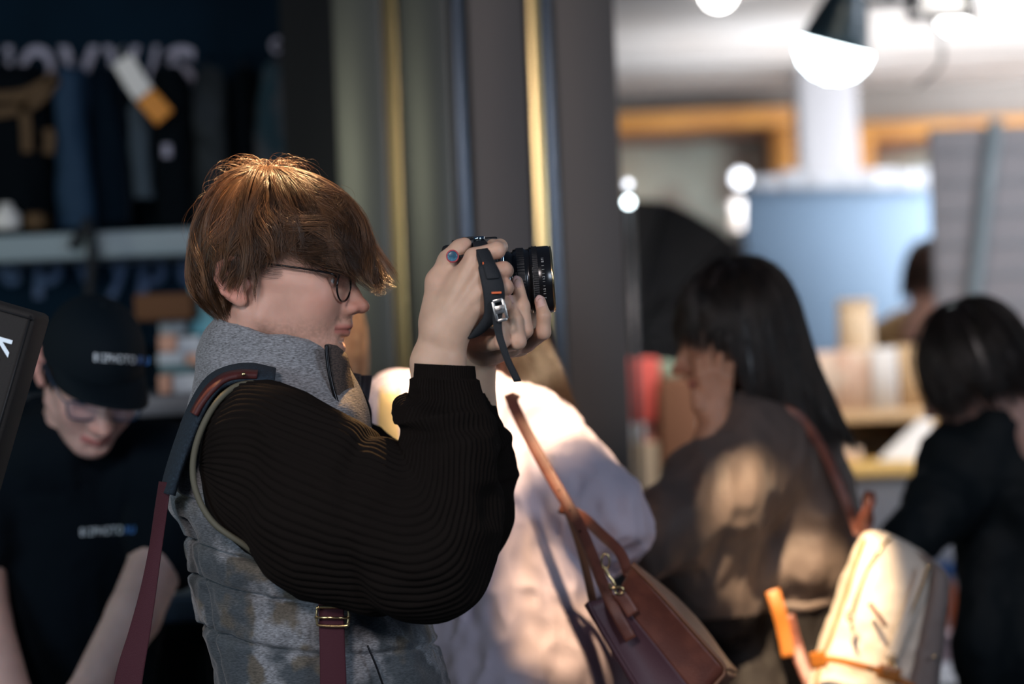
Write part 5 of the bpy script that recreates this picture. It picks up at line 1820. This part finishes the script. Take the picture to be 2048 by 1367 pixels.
hang('pouch', 'cloth_slate', [H(262, 290, 200, .4), H(256, 300, 240), H(258, 308, 320), H(264, 312, 396, .8)], 5.80, .03, 'grey-blue pouch hanging below the orange and white tag', 'pouch', 4)
hang('jacket', 'cloth_black', [H(310, 358, 134, .4), H(300, 382, 180), H(306, 384, 300), H(312, 384, 455, .8)], 5.82, .05, 'black jacket with a small white mark hanging right of the grey-blue pouch', 'jacket', 5)
V, Q = pbox(325, 288, 342, 314, 5.755, 5.76, .001)
obj('white_mark', V, Q, 'letter_pale', bpy.data.objects['jacket.002'])
hang('trousers', 'cloth_grey', [H(392, 436, 134, .4), H(384, 452, 180), H(390, 462, 300), H(392, 466, 455, .8)], 5.80, .04, 'grey-brown trousers hanging behind the top of the brown hair', 'trousers', 6)
hang('jacket', 'cloth_black', [H(474, 500, 134, .4), H(464, 512, 170), H(466, 516, 300), H(470, 520, 455, .8)], 5.84, .05, 'narrow black jacket hanging right of the grey-brown trousers', 'jacket', 7)
hang('scarf', 'cloth_teal', [H(548, 574, 118, .4), H(528, 592, 150), H(516, 598, 230), H(508, 606, 330), H(510, 604, 440, .8)], 5.80, .04, 'teal and grey patterned scarf hanging beside the dark pillar edge', 'scarf', 8)
# price tag
tg = thing('price_tag', P(290, 180, 5.70), 'slanted white and orange hang tag in front of the hanging garments', 'tag')
obj('tag_upper', *band(strp([(244, 118, 5.68), (258, 142, 5.68), (274, 168, 5.68), (289, 190, 5.68)], 44), .004, 10), 'tag_white', tg, False)
obj('tag_lower', *band(strp([(289, 190, 5.68), (304, 206, 5.68), (318, 222, 5.68), (330, 236, 5.68)], 44), .004, 10), 'tag_amber', tg, False)
obj('tag_string', *tube([P(244, 118, 5.68), P(240, 100, 5.72), P(248, 92, 5.8)], .002, m=5), 'tag_white', tg)
# pale shelf, cable, lower lettered board
one('shelf', *pbox(-60, 461, 560, 514, 5.62, 5.98, .006), 'shelf_pale', 'pale grey wall shelf running below the hanging garments', 'shelf', smooth=False)
one('cable', *tube([P(178, 440, 5.60), P(160, 470, 5.58), P(145, 492, 5.58), P(160, 470, 5.575), P(180, 462, 5.57), P(184, 510, 5.57), P(178, 600, 5.58), P(170, 700, 5.6)], .012, n=60, m=8), 'strap_black', 'black cable looped over the pale wall shelf', 'cable')
bd = thing('sign_board', P(200, 640, 5.98), 'dark blue sign board with dim blue letters under the pale shelf', 'sign')
obj('panel', *pbox(-60, 500, 420, 700, 5.95, 6.0, .004), 'banner_blue', bd, False)
row_text([('e', 0, 42), ('p', 68, 125), ('v', 142, 206), ('y', 212, 266), ('p', 276, 334), ('e', 354, 400)], 566, 84, 5.945, 'letter_dimblue', bd, .03)
one('white_bottle', *(lambda V, Q: (V + P(14, 458, 5.70), Q))(*lathe([(.030, 0), (.032, .01), (.032, .035), (.018, .045), (.014, .06), (.0, .062)], 20)), 'tag_white', 'small white jar standing at the left end of the pale shelf', 'jar')
one('tan_pouch', *pbox(46, 424, 88, 458, 5.70, 5.80, .012), 'tan_strap', 'small tan pouch standing on the pale shelf beside the white jar', 'pouch')
# counter with goods behind the assistant
one('carton', *pbox(268, 586, 384, 640, 5.30, 5.6, .006), 'cardboard_brown', 'brown carton above the paper piles beside the capped person', 'carton', smooth=False)
one('panel_strip', *pbox(382, 560, 440, 668, 5.42, 5.46, .003), mat('cyan_panel', (0.18, 0.50, 0.58), rough=.4), 'cyan panel just behind the neck of the person with the camera', 'panel', smooth=False)
mat('table_grey', (0.16, 0.17, 0.19), rough=.5)
ctr = thing('counter', (P(330, 800, 5.2)[0], 5.25, 0), 'dark counter with grey top behind the capped person', 'counter')
zt = P(340, 790, 4.95)[2]
x0, x1 = P(-60, 800, 5.2)[0], P(520, 800, 5.2)[0]
obj('counter_top', *box((x0, 4.9, zt - .04), (x1, 5.7, zt), .004), 'table_grey', ctr, False)
obj('counter_front', *box((x0 + .03, 4.95, 0), (x1 - .03, 5.65, zt - .04), .004), 'cloth_black', ctr, False)
mat('paper_white', (0.62, 0.66, 0.70), rough=.7, var=(10, (0.45, 0.50, 0.55), .4, .6))
mat('paper_salmon', (0.62, 0.34, 0.24), rough=.7)
mat('paper_teal', (0.10, 0.20, 0.22), rough=.7)
pp = [((318, 640, 372, 668), 5.45, .12, 'paper_white', 'grey-white paper pile just below the brown carton'), ((316, 668, 352, 704), 5.32, .12, 'paper_salmon', 'salmon pink package on the counter right of the cap'),
      ((352, 672, 404, 712), 5.34, .12, 'paper_white', 'white package on the counter beside the salmon pink one'), ((372, 706, 412, 730), 5.26, .10, 'paper_salmon', 'small salmon packet on the counter near the collar of the grey vest'),
      ((314, 704, 370, 730), 5.28, .12, 'paper_white', 'white box in the middle of the counter pile right of the cap'), ((318, 730, 388, 748), 5.2, .14, 'paper_teal', 'flat dark teal box in the counter pile'),
      ((316, 748, 342, 790), 5.1, .10, 'paper_salmon', 'salmon card leaning at the front of the counter pile'), ((344, 748, 414, 790), 5.12, .12, 'paper_white', 'large white paper stack at the front of the counter')]
for i, (r, Y, d, m_, lb) in enumerate(pp):
    V, Q = pbox(r[0], r[1], r[2], r[3], Y, Y + d, .006)
    if r[3] >= 788:
        V[:, 2] = np.where(V[:, 2] < V[:, 2].mean(), V[:, 2] - V[:, 2].min() + zt, V[:, 2])
    one('package' if 'pa' not in m_[:2] or 'pack' in lb or 'box' in lb else 'paper_stack', V, Q, m_, lb, 'package' if 'pack' in lb or 'box' in lb else 'paper', 'goods piled on the counter', False)
# low grey box and shelf under the counter
one('storage_box', *pbox(296, 1102, 420, 1192, 4.75, 4.86, .006), mat('box_grey', (0.72, 0.80, 0.84), rough=.5), 'pale grey storage box seen between the bare arm and the vest', 'box', smooth=False)
one('storage_box', *pbox(280, 1194, 440, 1246, 4.72, 4.88, .006), mat('box_navy', (0.06, 0.10, 0.17), rough=.5), 'dark blue storage box under the pale grey one', 'box', smooth=False)
stl = thing('stool', (P(355, 1246, 4.8)[0], 4.8, 0), 'black stool carrying the storage boxes behind the vest', 'stool')
z0 = P(360, 1246, 4.72)[2]
xa, xb = P(282, 1240, 4.8)[0], P(438, 1240, 4.8)[0]
obj('seat', *box((xa, 4.70, z0 - .03), (xb, 4.90, z0 - .002), .004), 'cloth_black', stl, False)
for x in (xa + .02, xb - .02):
    for y in (4.72, 4.88):
        obj('leg', *tube([(x, y, z0 - .03), (x, y, 0)], .012, n=2, m=8, up=(0, 1, 0)), 'cloth_black', stl)
# black case at the left edge, near the camera
cs = thing('case', P(-60, 900, 3.2), 'black fabric case with white lettering on a stand, cut by the left edge', 'case')
mat('case_black', (0.014, 0.012, 0.011), rough=.8, bump=(500, .4, 2))
ca = math.radians(16)
ex = IMR * math.cos(ca) - IMU * math.sin(ca)
ez = IMR * math.sin(ca) + IMU * math.cos(ca)
k_ = 3.12 / F
cc = P(74, 628, 3.12) - ex * 150 * k_ - ez * 210 * k_
obj('body', *obox(cc + np.array([0, .05, 0]), [ex, [0, 1, 0], ez], [150 * k_, .05, 210 * k_], .008), 'case_black', cs)
for o1 in (12,):
    pts = [P(74, 628, 3.118) - ex * o1 * k_ - ez * 6 * k_, P(74, 628, 3.118) - ex * o1 * k_ - ez * 414 * k_]
    obj('seam', *tube(pts, .0012, n=2, m=6, up=(0, 1, 0)), 'pillar_core', cs)
    obj('seam', *tube([P(74, 628, 3.118) - ex * 4 * k_ - ez * o1 * k_, P(74, 628, 3.118) - ex * 296 * k_ - ez * o1 * k_], .0012, n=2, m=6, up=(0, 1, 0)), 'pillar_core', cs)
cpb = cc - ez * 205 * k_ + np.array([0, .05, 0])
obj('stand_pole', *tube([cpb, np.array([cpb[0], cpb[1], .02])], .012, n=2, m=10, up=(0, 1, 0)), 'black_metal', cs)
for i in range(3):
    obj('stand_leg', *tube([(cpb[0], cpb[1], .30), (cpb[0] + .28 * math.cos(i * 2.094), cpb[1] + .28 * math.sin(i * 2.094), .012)], .009, n=2, m=8), 'black_metal', cs)
V, Q = text_np('Kr', .042, .0004, 'LEFT', .0006)
tx, ty = -ez, ex
obj('lettering', frame_to(P(-17, 664, 3.1185), tx, ty, [0, -1, 0], V), Q, 'letter_white', cs, False)

# ------------------------------------------------------------------ the hall on the right
mat('panel_bluegrey', (0.15, 0.225, 0.32), rough=.55)
mat('panel_lilac', (0.36, 0.345, 0.36), rough=.6)
mat('paper_bright', (0.70, 0.72, 0.76), rough=.7)
mat('card_white', (0.42, 0.44, 0.48), rough=.7)
def stand(name, x0, y0, x1, y1, Y, m, label, feet=True):
    t = thing(name, (P((x0 + x1) / 2, y1, Y)[0], Y, 0), label, 'panel')
    V, Q = pbox(x0, y0, x1, y1, Y, Y + .04, .006)
    obj('board', V, Q, m, t, False)
    zb = V[:, 2].min()
    for x in (V[:, 0].min() + .05, V[:, 0].max() - .05):
        obj('leg', *tube([(x, Y + .02, zb + .01), (x, Y + .02, 0)], .02, n=2, m=8, up=(0, 1, 0)), 'shelf_pale', t)
        obj('foot', *box((x - .03, Y - .2, 0), (x + .03, Y + .24, .02), .004), 'shelf_pale', t, False)
    return t
stand('display_panel', 1494, 372, 1876, 730, 8.6, 'panel_bluegrey', 'large blue-grey display panel below the white column')
sg = thing('sign_rail', P(1690, 372, 8.62), 'white strip of paper cards along the top of the blue-grey panel', 'sign')
for i, (a1, b1, top) in enumerate(((1496, 1560, 352), (1562, 1604, 340), (1606, 1680, 352), (1682, 1720, 344), (1722, 1790, 338), (1792, 1836, 340), (1838, 1880, 336))):
    obj('card', *pbox(a1, top, b1, 376, 8.55, 8.57, .002), 'card_white', sg, False)
gp = stand('display_panel', 1868, 252, 2120, 760, 7.4, 'panel_lilac', 'tall pale lilac display panel at the right edge')
for i in range(7):
    obj('board_batten', *pbox(1872, 300 + i * 62, 2118, 303 + i * 62, 7.394, 7.4), 'shelf_pale', gp, False)
one('pole', *tube([P(1992, 240, 7.37), P(1946, 612, 7.37), P(1923, 798, 7.37)], .022, n=6, m=10), mat('pole_pale', (0.30, 0.37, 0.40), rough=.35), 'pale slanting pole in front of the lilac display panel', 'pole')
# black photo umbrella with ribs
um = thing('photo_umbrella', (P(1330, 900, 7.2)[0], 7.25, 0), 'black photo umbrella with ribs standing beside the pillar', 'umbrella')
mat('umbrella_cloth', (0.012, 0.011, 0.011), rough=.8, var=(6, (0.02, 0.018, 0.017), .4, .6))
uc = P(1270, 665, 7.2)
ax_ = np.array([.25, -.80, .35]); ax_ /= np.linalg.norm(ax_)
u1 = np.cross(ax_, [0, 0, 1]); u1 /= np.linalg.norm(u1)
u2 = np.cross(u1, ax_)
nr = 10
for i in range(nr):
    g = []
    for j in range(9):
        for q in range(9):
            a0 = 2 * np.pi * (i + q / 8) / nr
            r = 0.37 * j / 8
            sag = 1 - .05 * math.sin(np.pi * q / 8) * (j / 8)
            g.append(uc + (u1 * math.cos(a0) + u2 * math.sin(a0)) * r * sag - ax_ * (.16 - .16 * (1 - (j / 8) ** 2)) * -1.0 + ax_ * .02 * math.sin(np.pi * q / 8) * j / 8)
    obj('gore', np.array(g), [grid_faces(9, 9, False)], 'umbrella_cloth', um)
    rb_ = [uc + (u1 * math.cos(2 * np.pi * i / nr) + u2 * math.sin(2 * np.pi * i / nr)) * 0.37 * t + ax_ * (.16 * t * t + .004) for t in np.linspace(0, 1, 8)]
    obj('rib', *tube(rb_, .004, m=6), 'black_metal', um)
obj('shaft', *tube([uc - ax_ * .1, uc + ax_ * .30], .006, n=2, m=8), 'black_metal', um)
obj('stand_pole', *tube([uc + ax_ * -.05, np.array([uc[0], uc[1] + .04, uc[2] - .3]), np.array([uc[0], uc[1] + .04, 0.02])], .014, m=8, n=12, up=(0, 1, 0)), 'black_metal', um)
for i in range(3):
    a0 = i * 2.094
    obj('leg', *tube([(uc[0], uc[1] + .04, .35), (uc[0] + .35 * math.cos(a0), uc[1] + .04 + .35 * math.sin(a0), .012)], .010, n=2, m=8), 'black_metal', um)
# red carton, white carton, brown boards beside the pillar
mat('red_card', (0.80, 0.13, 0.10), rough=.5)
mat('board_brown', (0.20, 0.085, 0.04), rough=.7)
mat('board_beige', (0.50, 0.40, 0.28), rough=.7)
cab = thing('cabinet', (P(1310, 900, 6.4)[0], 6.5, 0), 'beige and brown cabinet between the pillar and the dark-haired person', 'cabinet')
for nm, (a1, t1_, b1), m_, Yq in (('side_board', (1246, 886, 1322), 'board_beige', 6.4), ('door', (1322, 756, 1400), 'board_brown', 6.36)):
    V, Q = pbox(a1, t1_, b1, 1000, Yq, 6.8, .006)
    V[:, 2] = np.where(V[:, 2] < V[:, 2].mean(), 0, V[:, 2])
    obj(nm, V, Q, m_, cab, False)
rb = thing('red_carton', P(1282, 886, 6.45), 'red and white carton standing on the beige cabinet beside the pillar', 'carton')
obj('red_part', *pbox(1246, 716, 1320, 846, 6.42, 6.5, .006), 'red_card', rb, False)
obj('white_part', *pbox(1250, 846, 1290, 885, 6.42, 6.5, .004), 'paper_bright', rb, False)
obj('pink_part', *pbox(1290, 850, 1318, 885, 6.44, 6.5, .004), mat('pink_card', (0.62, 0.25, 0.20), rough=.5), rb, False)
one('green_pack', *pbox(1318, 722, 1352, 757, 6.42, 6.5, .01), mat('pack_green', (0.32, 0.42, 0.30), rough=.6), 'pale green packet on the brown cabinet door edge', 'packet', smooth=False)

# hall table with goods, right background
mat('table_yellow', (0.66, 0.45, 0.16), rough=.5)
mat('pack_cream', (0.70, 0.60, 0.52), rough=.7, var=(14, (0.62, 0.44, 0.36), .45, .6))
mat('wood_pale', (0.52, 0.37, 0.22), rough=.6)
tb = thing('shelf_unit', (P(1740, 900, 7.0)[0], 7.1, 0), 'pale wooden shelf unit with goods behind the dark-haired person', 'shelf')
zt2 = P(1740, 822, 6.8)[2]
xa, xb = P(1600, 822, 6.8)[0], P(1880, 822, 6.8)[0]
obj('top_board', *box((xa, 6.8, zt2 - .03), (xb, 7.4, zt2), .004), 'wood_pale', tb, False)
zt3 = P(1740, 925, 6.7)[2]
obj('lower_board', *box((xa, 6.65, zt3 - .035), (xb + .1, 7.4, zt3), .004), 'table_yellow', tb, False)
obj('back_board', *box((xa, 7.36, zt3), (xb, 7.4, zt2 - .03)), 'board_beige', tb, False)
obj('side_board', *box((xb - .03, 6.85, zt3), (xb, 7.36, zt2 - .03), .003), 'table_yellow', tb, False)
obj('plinth', *box((xa + .02, 6.8, 0), (xb, 7.38, zt3 - .035), .004), 'paper_bright', tb, False)
for i, (a1, b1, t1_, Yq, m_, lb) in enumerate(((1604, 1672, 705, 6.86, 'pack_cream', 'cream box stack nearest the dark hair on the wooden shelf'), (1674, 1742, 700, 6.9, 'pack_cream', 'middle cream box with coloured print on the wooden shelf'),
                                              (1744, 1796, 696, 6.88, 'paper_bright', 'white upright box on the wooden shelf'), (1800, 1858, 690, 6.95, 'wood_pale', 'tan upright box at the right end of the wooden shelf'))):
    V, Q = pbox(a1, t1_, b1, 820, Yq, Yq + .18, .005)
    V[:, 2] = np.where(V[:, 2] < V[:, 2].mean(), zt2, V[:, 2])
    one('goods_box', V, Q, m_, lb, 'box', 'boxes on the wooden shelf', False)
cup = thing('pencil_cup', P(1714, 700, 7.0), 'beige cup with crenellated rim standing on the cream boxes', 'cup')
zc = P(1714, 700, 6.96)[2]
cxp = P(1714, 700, 6.99)
V, Q = lathe([(.048, 0), (.052, .01), (.050, .13), (.046, .13), (.046, .01)], 32, caps=True)
obj('cup_body', V + np.array([cxp[0], 7.0, zc]), Q, mat('cup_beige', (0.58, 0.46, 0.33), rough=.6), cup)
for i in range(10):
    a0 = i * .628
    V, Q = obox(np.array([cxp[0] + .048 * math.cos(a0), 7.0 + .048 * math.sin(a0), zc + .137]), [[-math.sin(a0), math.cos(a0), 0], [math.cos(a0), math.sin(a0), 0], [0, 0, 1]], [.009, .004, .010], .001)
    obj('crenel', V, Q, 'cup_beige', cup, False)
one('white_board', *slab([P(1752, 921, 6.72), P(1862, 921, 6.72), P(1862, 838, 6.76), P(1840, 836, 6.76)], .02, (0, -1, 0)), 'paper_bright', 'white triangular card leaning on the lower shelf board', 'card', smooth=False)
for x, r in ((1680, .016), (1706, .022), (1792, .02)):
    V, Q = lathe([(r, 0), (r, .03), (r * .6, .034)], 20)
    one('glass_jar', V + np.array([P(x, 880, 6.85)[0], 6.85, zt3]), Q, 'pack_cream', {1680: 'smallest jar on the lower shelf nearest the dark hair', 1706: 'round jar second from the dark hair on the lower shelf', 1792: 'jar on the lower shelf beside the white card'}[x], 'jar', 'jars on the lower shelf board')
# far visitor with a dark bun, half hidden by the lilac panel
fp = thing('person', (P(1850, 700, 7.8)[0], 7.9, 0), 'far person with dark hair and tan jacket half hidden by the lilac panel', 'person')
FF = Frame(P(1862, 566, 7.8), imdir(.5, .8, -.2), imdir(0, 0, 1), 1.0)
obj('body', FF(HEADFLAT), HEADQ, 'skin_pale', fp, col=head_colors(HEADV))
hr, hb2, _ = crown_hair(FF, (0, 0), [(0, 152), (45, 146), (85, 115), (108, 70), (112, 40)], [(0, 152), (50, 146), (92, 105), (108, 50), (108, -10), (100, -70)],
                        [(0, 152), (40, 146), (72, 112), (88, 60), (92, 0), (90, -60)], lambda p: -55 if abs(p) > .9 else 30, 1200, 100, N=8, r0=.0006, seed=49, fly=0, lo=.9, wave=3, jit=.6)
obj('hair', *merge([hr, hb2]), mat('hair_darkbrown', (0.05, 0.022, 0.012), rough=.45), fp)
lo, hi = bounds([P(1740, 620, 7.7), P(2000, 1200, 8.2)], .08)
lo[2] = -.02
s = Vol(lo, hi, .014)
s.cone(P(1790, 690, 7.95), P(1930, 690, 7.95), .095, .095, .05)
s.cone(P(1862, 700, 7.95), P(1862, 1000, 7.95), .17, .17, .05, ys=.8)
s.chain([(P(1785, 695, 7.93), .085), (P(1755, 800, 7.88), .065), (P(1770, 900, 7.8), .05)], .03)
legs(s, P(1862, 1010, 7.95), 7.95)
V, Q = cloth(s, .008)
obj('jacket', V, Q, mat('jacket_tan', (0.42, 0.25, 0.11), rough=.8), fp)

# papers and box seen between the person in black and the backpack
tb2 = thing('table', (P(1900, 1330, 5.6)[0], 5.7, 0), 'white table with papers in front of the person in black', 'table')
zt4 = P(1900, 1335, 5.6)[2]
xa, xb = P(1760, 1335, 5.6)[0], P(2200, 1335, 5.6)[0]
obj('table_top', *box((xa, 5.35, zt4 - .03), (xb, 6.2, zt4), .004), 'paper_bright', tb2, False)
for x in (xa + .04, xb - .04):
    for y in (5.4, 6.15):
        obj('leg', *tube([(x, y, zt4 - .03), (x, y, 0)], .02, n=2, m=8, up=(0, 1, 0)), 'shelf_pale', tb2)
bx2 = thing('booklet_stack', P(1900, 1300, 5.9), 'white box with blue band and orange stripe beside the cream backpack', 'box')
zb = zt4
def upright(name, x0, y0, x1, y1, Y0, Y1, m_, parent, tozt=False):
    V, Q = pbox(x0, y0, x1, y1, Y0, Y1, .003)
    if tozt:
        V[:, 2] = np.where(V[:, 2] < V[:, 2].mean(), zb, V[:, 2])
    return obj(name, V, Q, m_, parent, False)
upright('box_body', 1848, 1150, 1960, 1290, 5.95, 6.08, 'panel_lilac', bx2, True)
upright('blue_band', 1846, 1128, 1962, 1150, 5.945, 6.085, mat('band_blue', (0.03, 0.14, 0.42), rough=.5), bx2)
upright('orange_stripe', 1896, 1165, 1912, 1262, 5.945, 5.95, mat('stripe_orange', (0.55, 0.12, 0.03), rough=.5), bx2)
upright('white_top', 1846, 1090, 1962, 1128, 5.95, 6.08, 'paper_bright', bx2)
one('pink_booklet', *(lambda V, Q: (np.column_stack([V[:, :2], np.where(V[:, 2] < V[:, 2].mean(), zt4, V[:, 2])]), Q))(*pbox(1880, 1268, 1966, 1330, 5.7, 5.8, .004)), mat('booklet_pink', (0.55, 0.40, 0.42), rough=.7), 'pinkish box lying in front of the blue-banded box', 'box', smooth=False)

# ------------------------------------------------------------------ lamps in the hall
mat('bulb_white', (1, 1, 1), emit=(1.0, 0.98, 0.95), estr=14)
mat('bulb_cool', (1, 1, 1), emit=(0.80, 0.95, 1.0), estr=12)
mat('bulb_warm', (1, 1, 1), emit=(1.0, 0.80, 0.66), estr=.95)
mat('lamp_shade', (0.012, 0.028, 0.040), rough=.35, metal=.3)
YL = 6.3
lp_ = thing('pendant_lamp', P(1690, -30, YL), 'large dark pendant lamp with glowing white dome in the upper right', 'lamp')
axd = imdir(-.24, .16, -.95); axd /= np.linalg.norm(axd)
q1 = np.cross(axd, [0, 1, 0]); q1 /= np.linalg.norm(q1)
q2 = np.cross(axd, q1)
lc = P(1700, -22, YL)
V, Q = lathe([(.026, -.02), (.032, .0), (.056, .03), (.072, .075), (.088, .125), (.095, .150), (.090, .154)], 40, caps=True)
obj('shade', frame_to(lc, q1, q2, axd, V), Q, 'lamp_shade', lp_)
V, Q = lathe([(.088, .148), (.099, .152), (.100, .160), (.094, .190), (.074, .220), (.040, .240), (.0, .248)], 40, caps=False)
obj('diffuser', frame_to(lc, q1, q2, axd, V), Q, 'bulb_cool', lp_)
obj('cord', *tube([lc, np.array([lc[0], lc[1], 2.45]), np.array([lc[0], lc[1], CEIL + .0])], .006, n=10, m=6, up=(0, 1, 0)), 'black_metal', lp_)
tr = thing('track_light', P(1860, 10, 6.6), 'black track rail with square lamp head at the top right corner', 'lamp')
obj('rail', *pbox(1722, -6, 1850, 10, 6.6, 6.64, .003), 'black_metal', tr, False)
for r in ((1818, -30, 1832, 36), (1938, -30, 1950, 36), (1818, 24, 1950, 36)):
    obj('head_frame', *pbox(*r, 6.6, 6.66, .003), 'black_metal', tr, False)
obj('head_diffuser', *pbox(1846, -30, 1936, 22, 6.63, 6.65, .003), mat('diffuser_pale', (0.8, 0.8, 0.8), emit=(1.0, 0.92, 0.82), estr=.9), tr, False)
obj('hanger', *tube([P(1780, 0, 6.62), np.array([P(1780, 0, 6.62)[0], 6.62, CEIL])], .006, n=2, m=6, up=(0, 1, 0)), 'black_metal', tr)
def bulb(x, y, Y, r, m_, label):
    t = thing('ceiling_bulb', P(x, y, Y), label, 'lamp', 'round lamps under the hall ceiling')
    bm = bmesh.new()
    bmesh.ops.create_uvsphere(bm, u_segments=24, v_segments=14, radius=r)
    V, Q = bm_np(bm)
    c = P(x, y, Y)
    obj('globe', V + c, Q, m_, t)
    obj('stem', *tube([c + np.array([0, 0, r * .9]), np.array([c[0], c[1], CEIL])], .006, n=2, m=6, up=(0, 1, 0)), 'black_metal', t)
bulb(1437, -14, 8.0, .052, 'bulb_white', 'round white lamp cut by the top edge above the umbrella')
bulb(1909, 36, 8.2, .052, 'bulb_white', 'round white lamp below the track light head')
def small_light(x, y, Y, r, m_, label, pole_to=None):
    t = thing('small_lamp', P(x, y, Y), label, 'lamp')
    bm = bmesh.new()
    bmesh.ops.create_uvsphere(bm, u_segments=16, v_segments=10, radius=r)
    V, Q = bm_np(bm)
    c = P(x, y, Y)
    obj('bulb', V + c, Q, m_, t)
    obj('holder', *tube([c + np.array([0, .02, -r * .5]), np.array([c[0], c[1] + .02, 0.0])], .010, n=2, m=8, up=(0, 1, 0)), 'black_metal', t)
small_light(1256, 368, 6.28, .010, mat('bulb_pale', (1, 1, 1), emit=(0.85, 0.9, 1.0), estr=3.5), 'upper of two small lights right beside the pillar edge')
small_light(1257, 404, 6.22, .012, 'bulb_cool', 'lower brighter light of the pair beside the pillar edge')
small_light(1480, 356, 9.6, .030, 'bulb_pale', 'small round light above the upright tube lamp')
tl_ = thing('tube_lamp', P(1474, 480, 9.4), 'short upright tube lamp left of the blue-grey panel', 'lamp')
obj('tube', *tube([P(1474, 400, 9.4), P(1474, 458, 9.4)], .022, n=8, m=14, up=(0, 1, 0)), 'bulb_warm', tl_)
obj('stand', *tube([P(1474, 462, 9.4), np.array([P(1474, 480, 9.4)[0], 9.4, 0])], .012, n=2, m=8, up=(0, 1, 0)), 'black_metal', tl_)
one('hanging_cable', *tube([P(1862, 30, 6.64), P(1884, 90, 6.68), P(1880, 130, 6.74), P(1852, 160, 6.74), P(1836, 172, 6.74)], .005, n=40, m=6), 'strap_black', 'thin black cable hanging below the track light', 'cable')
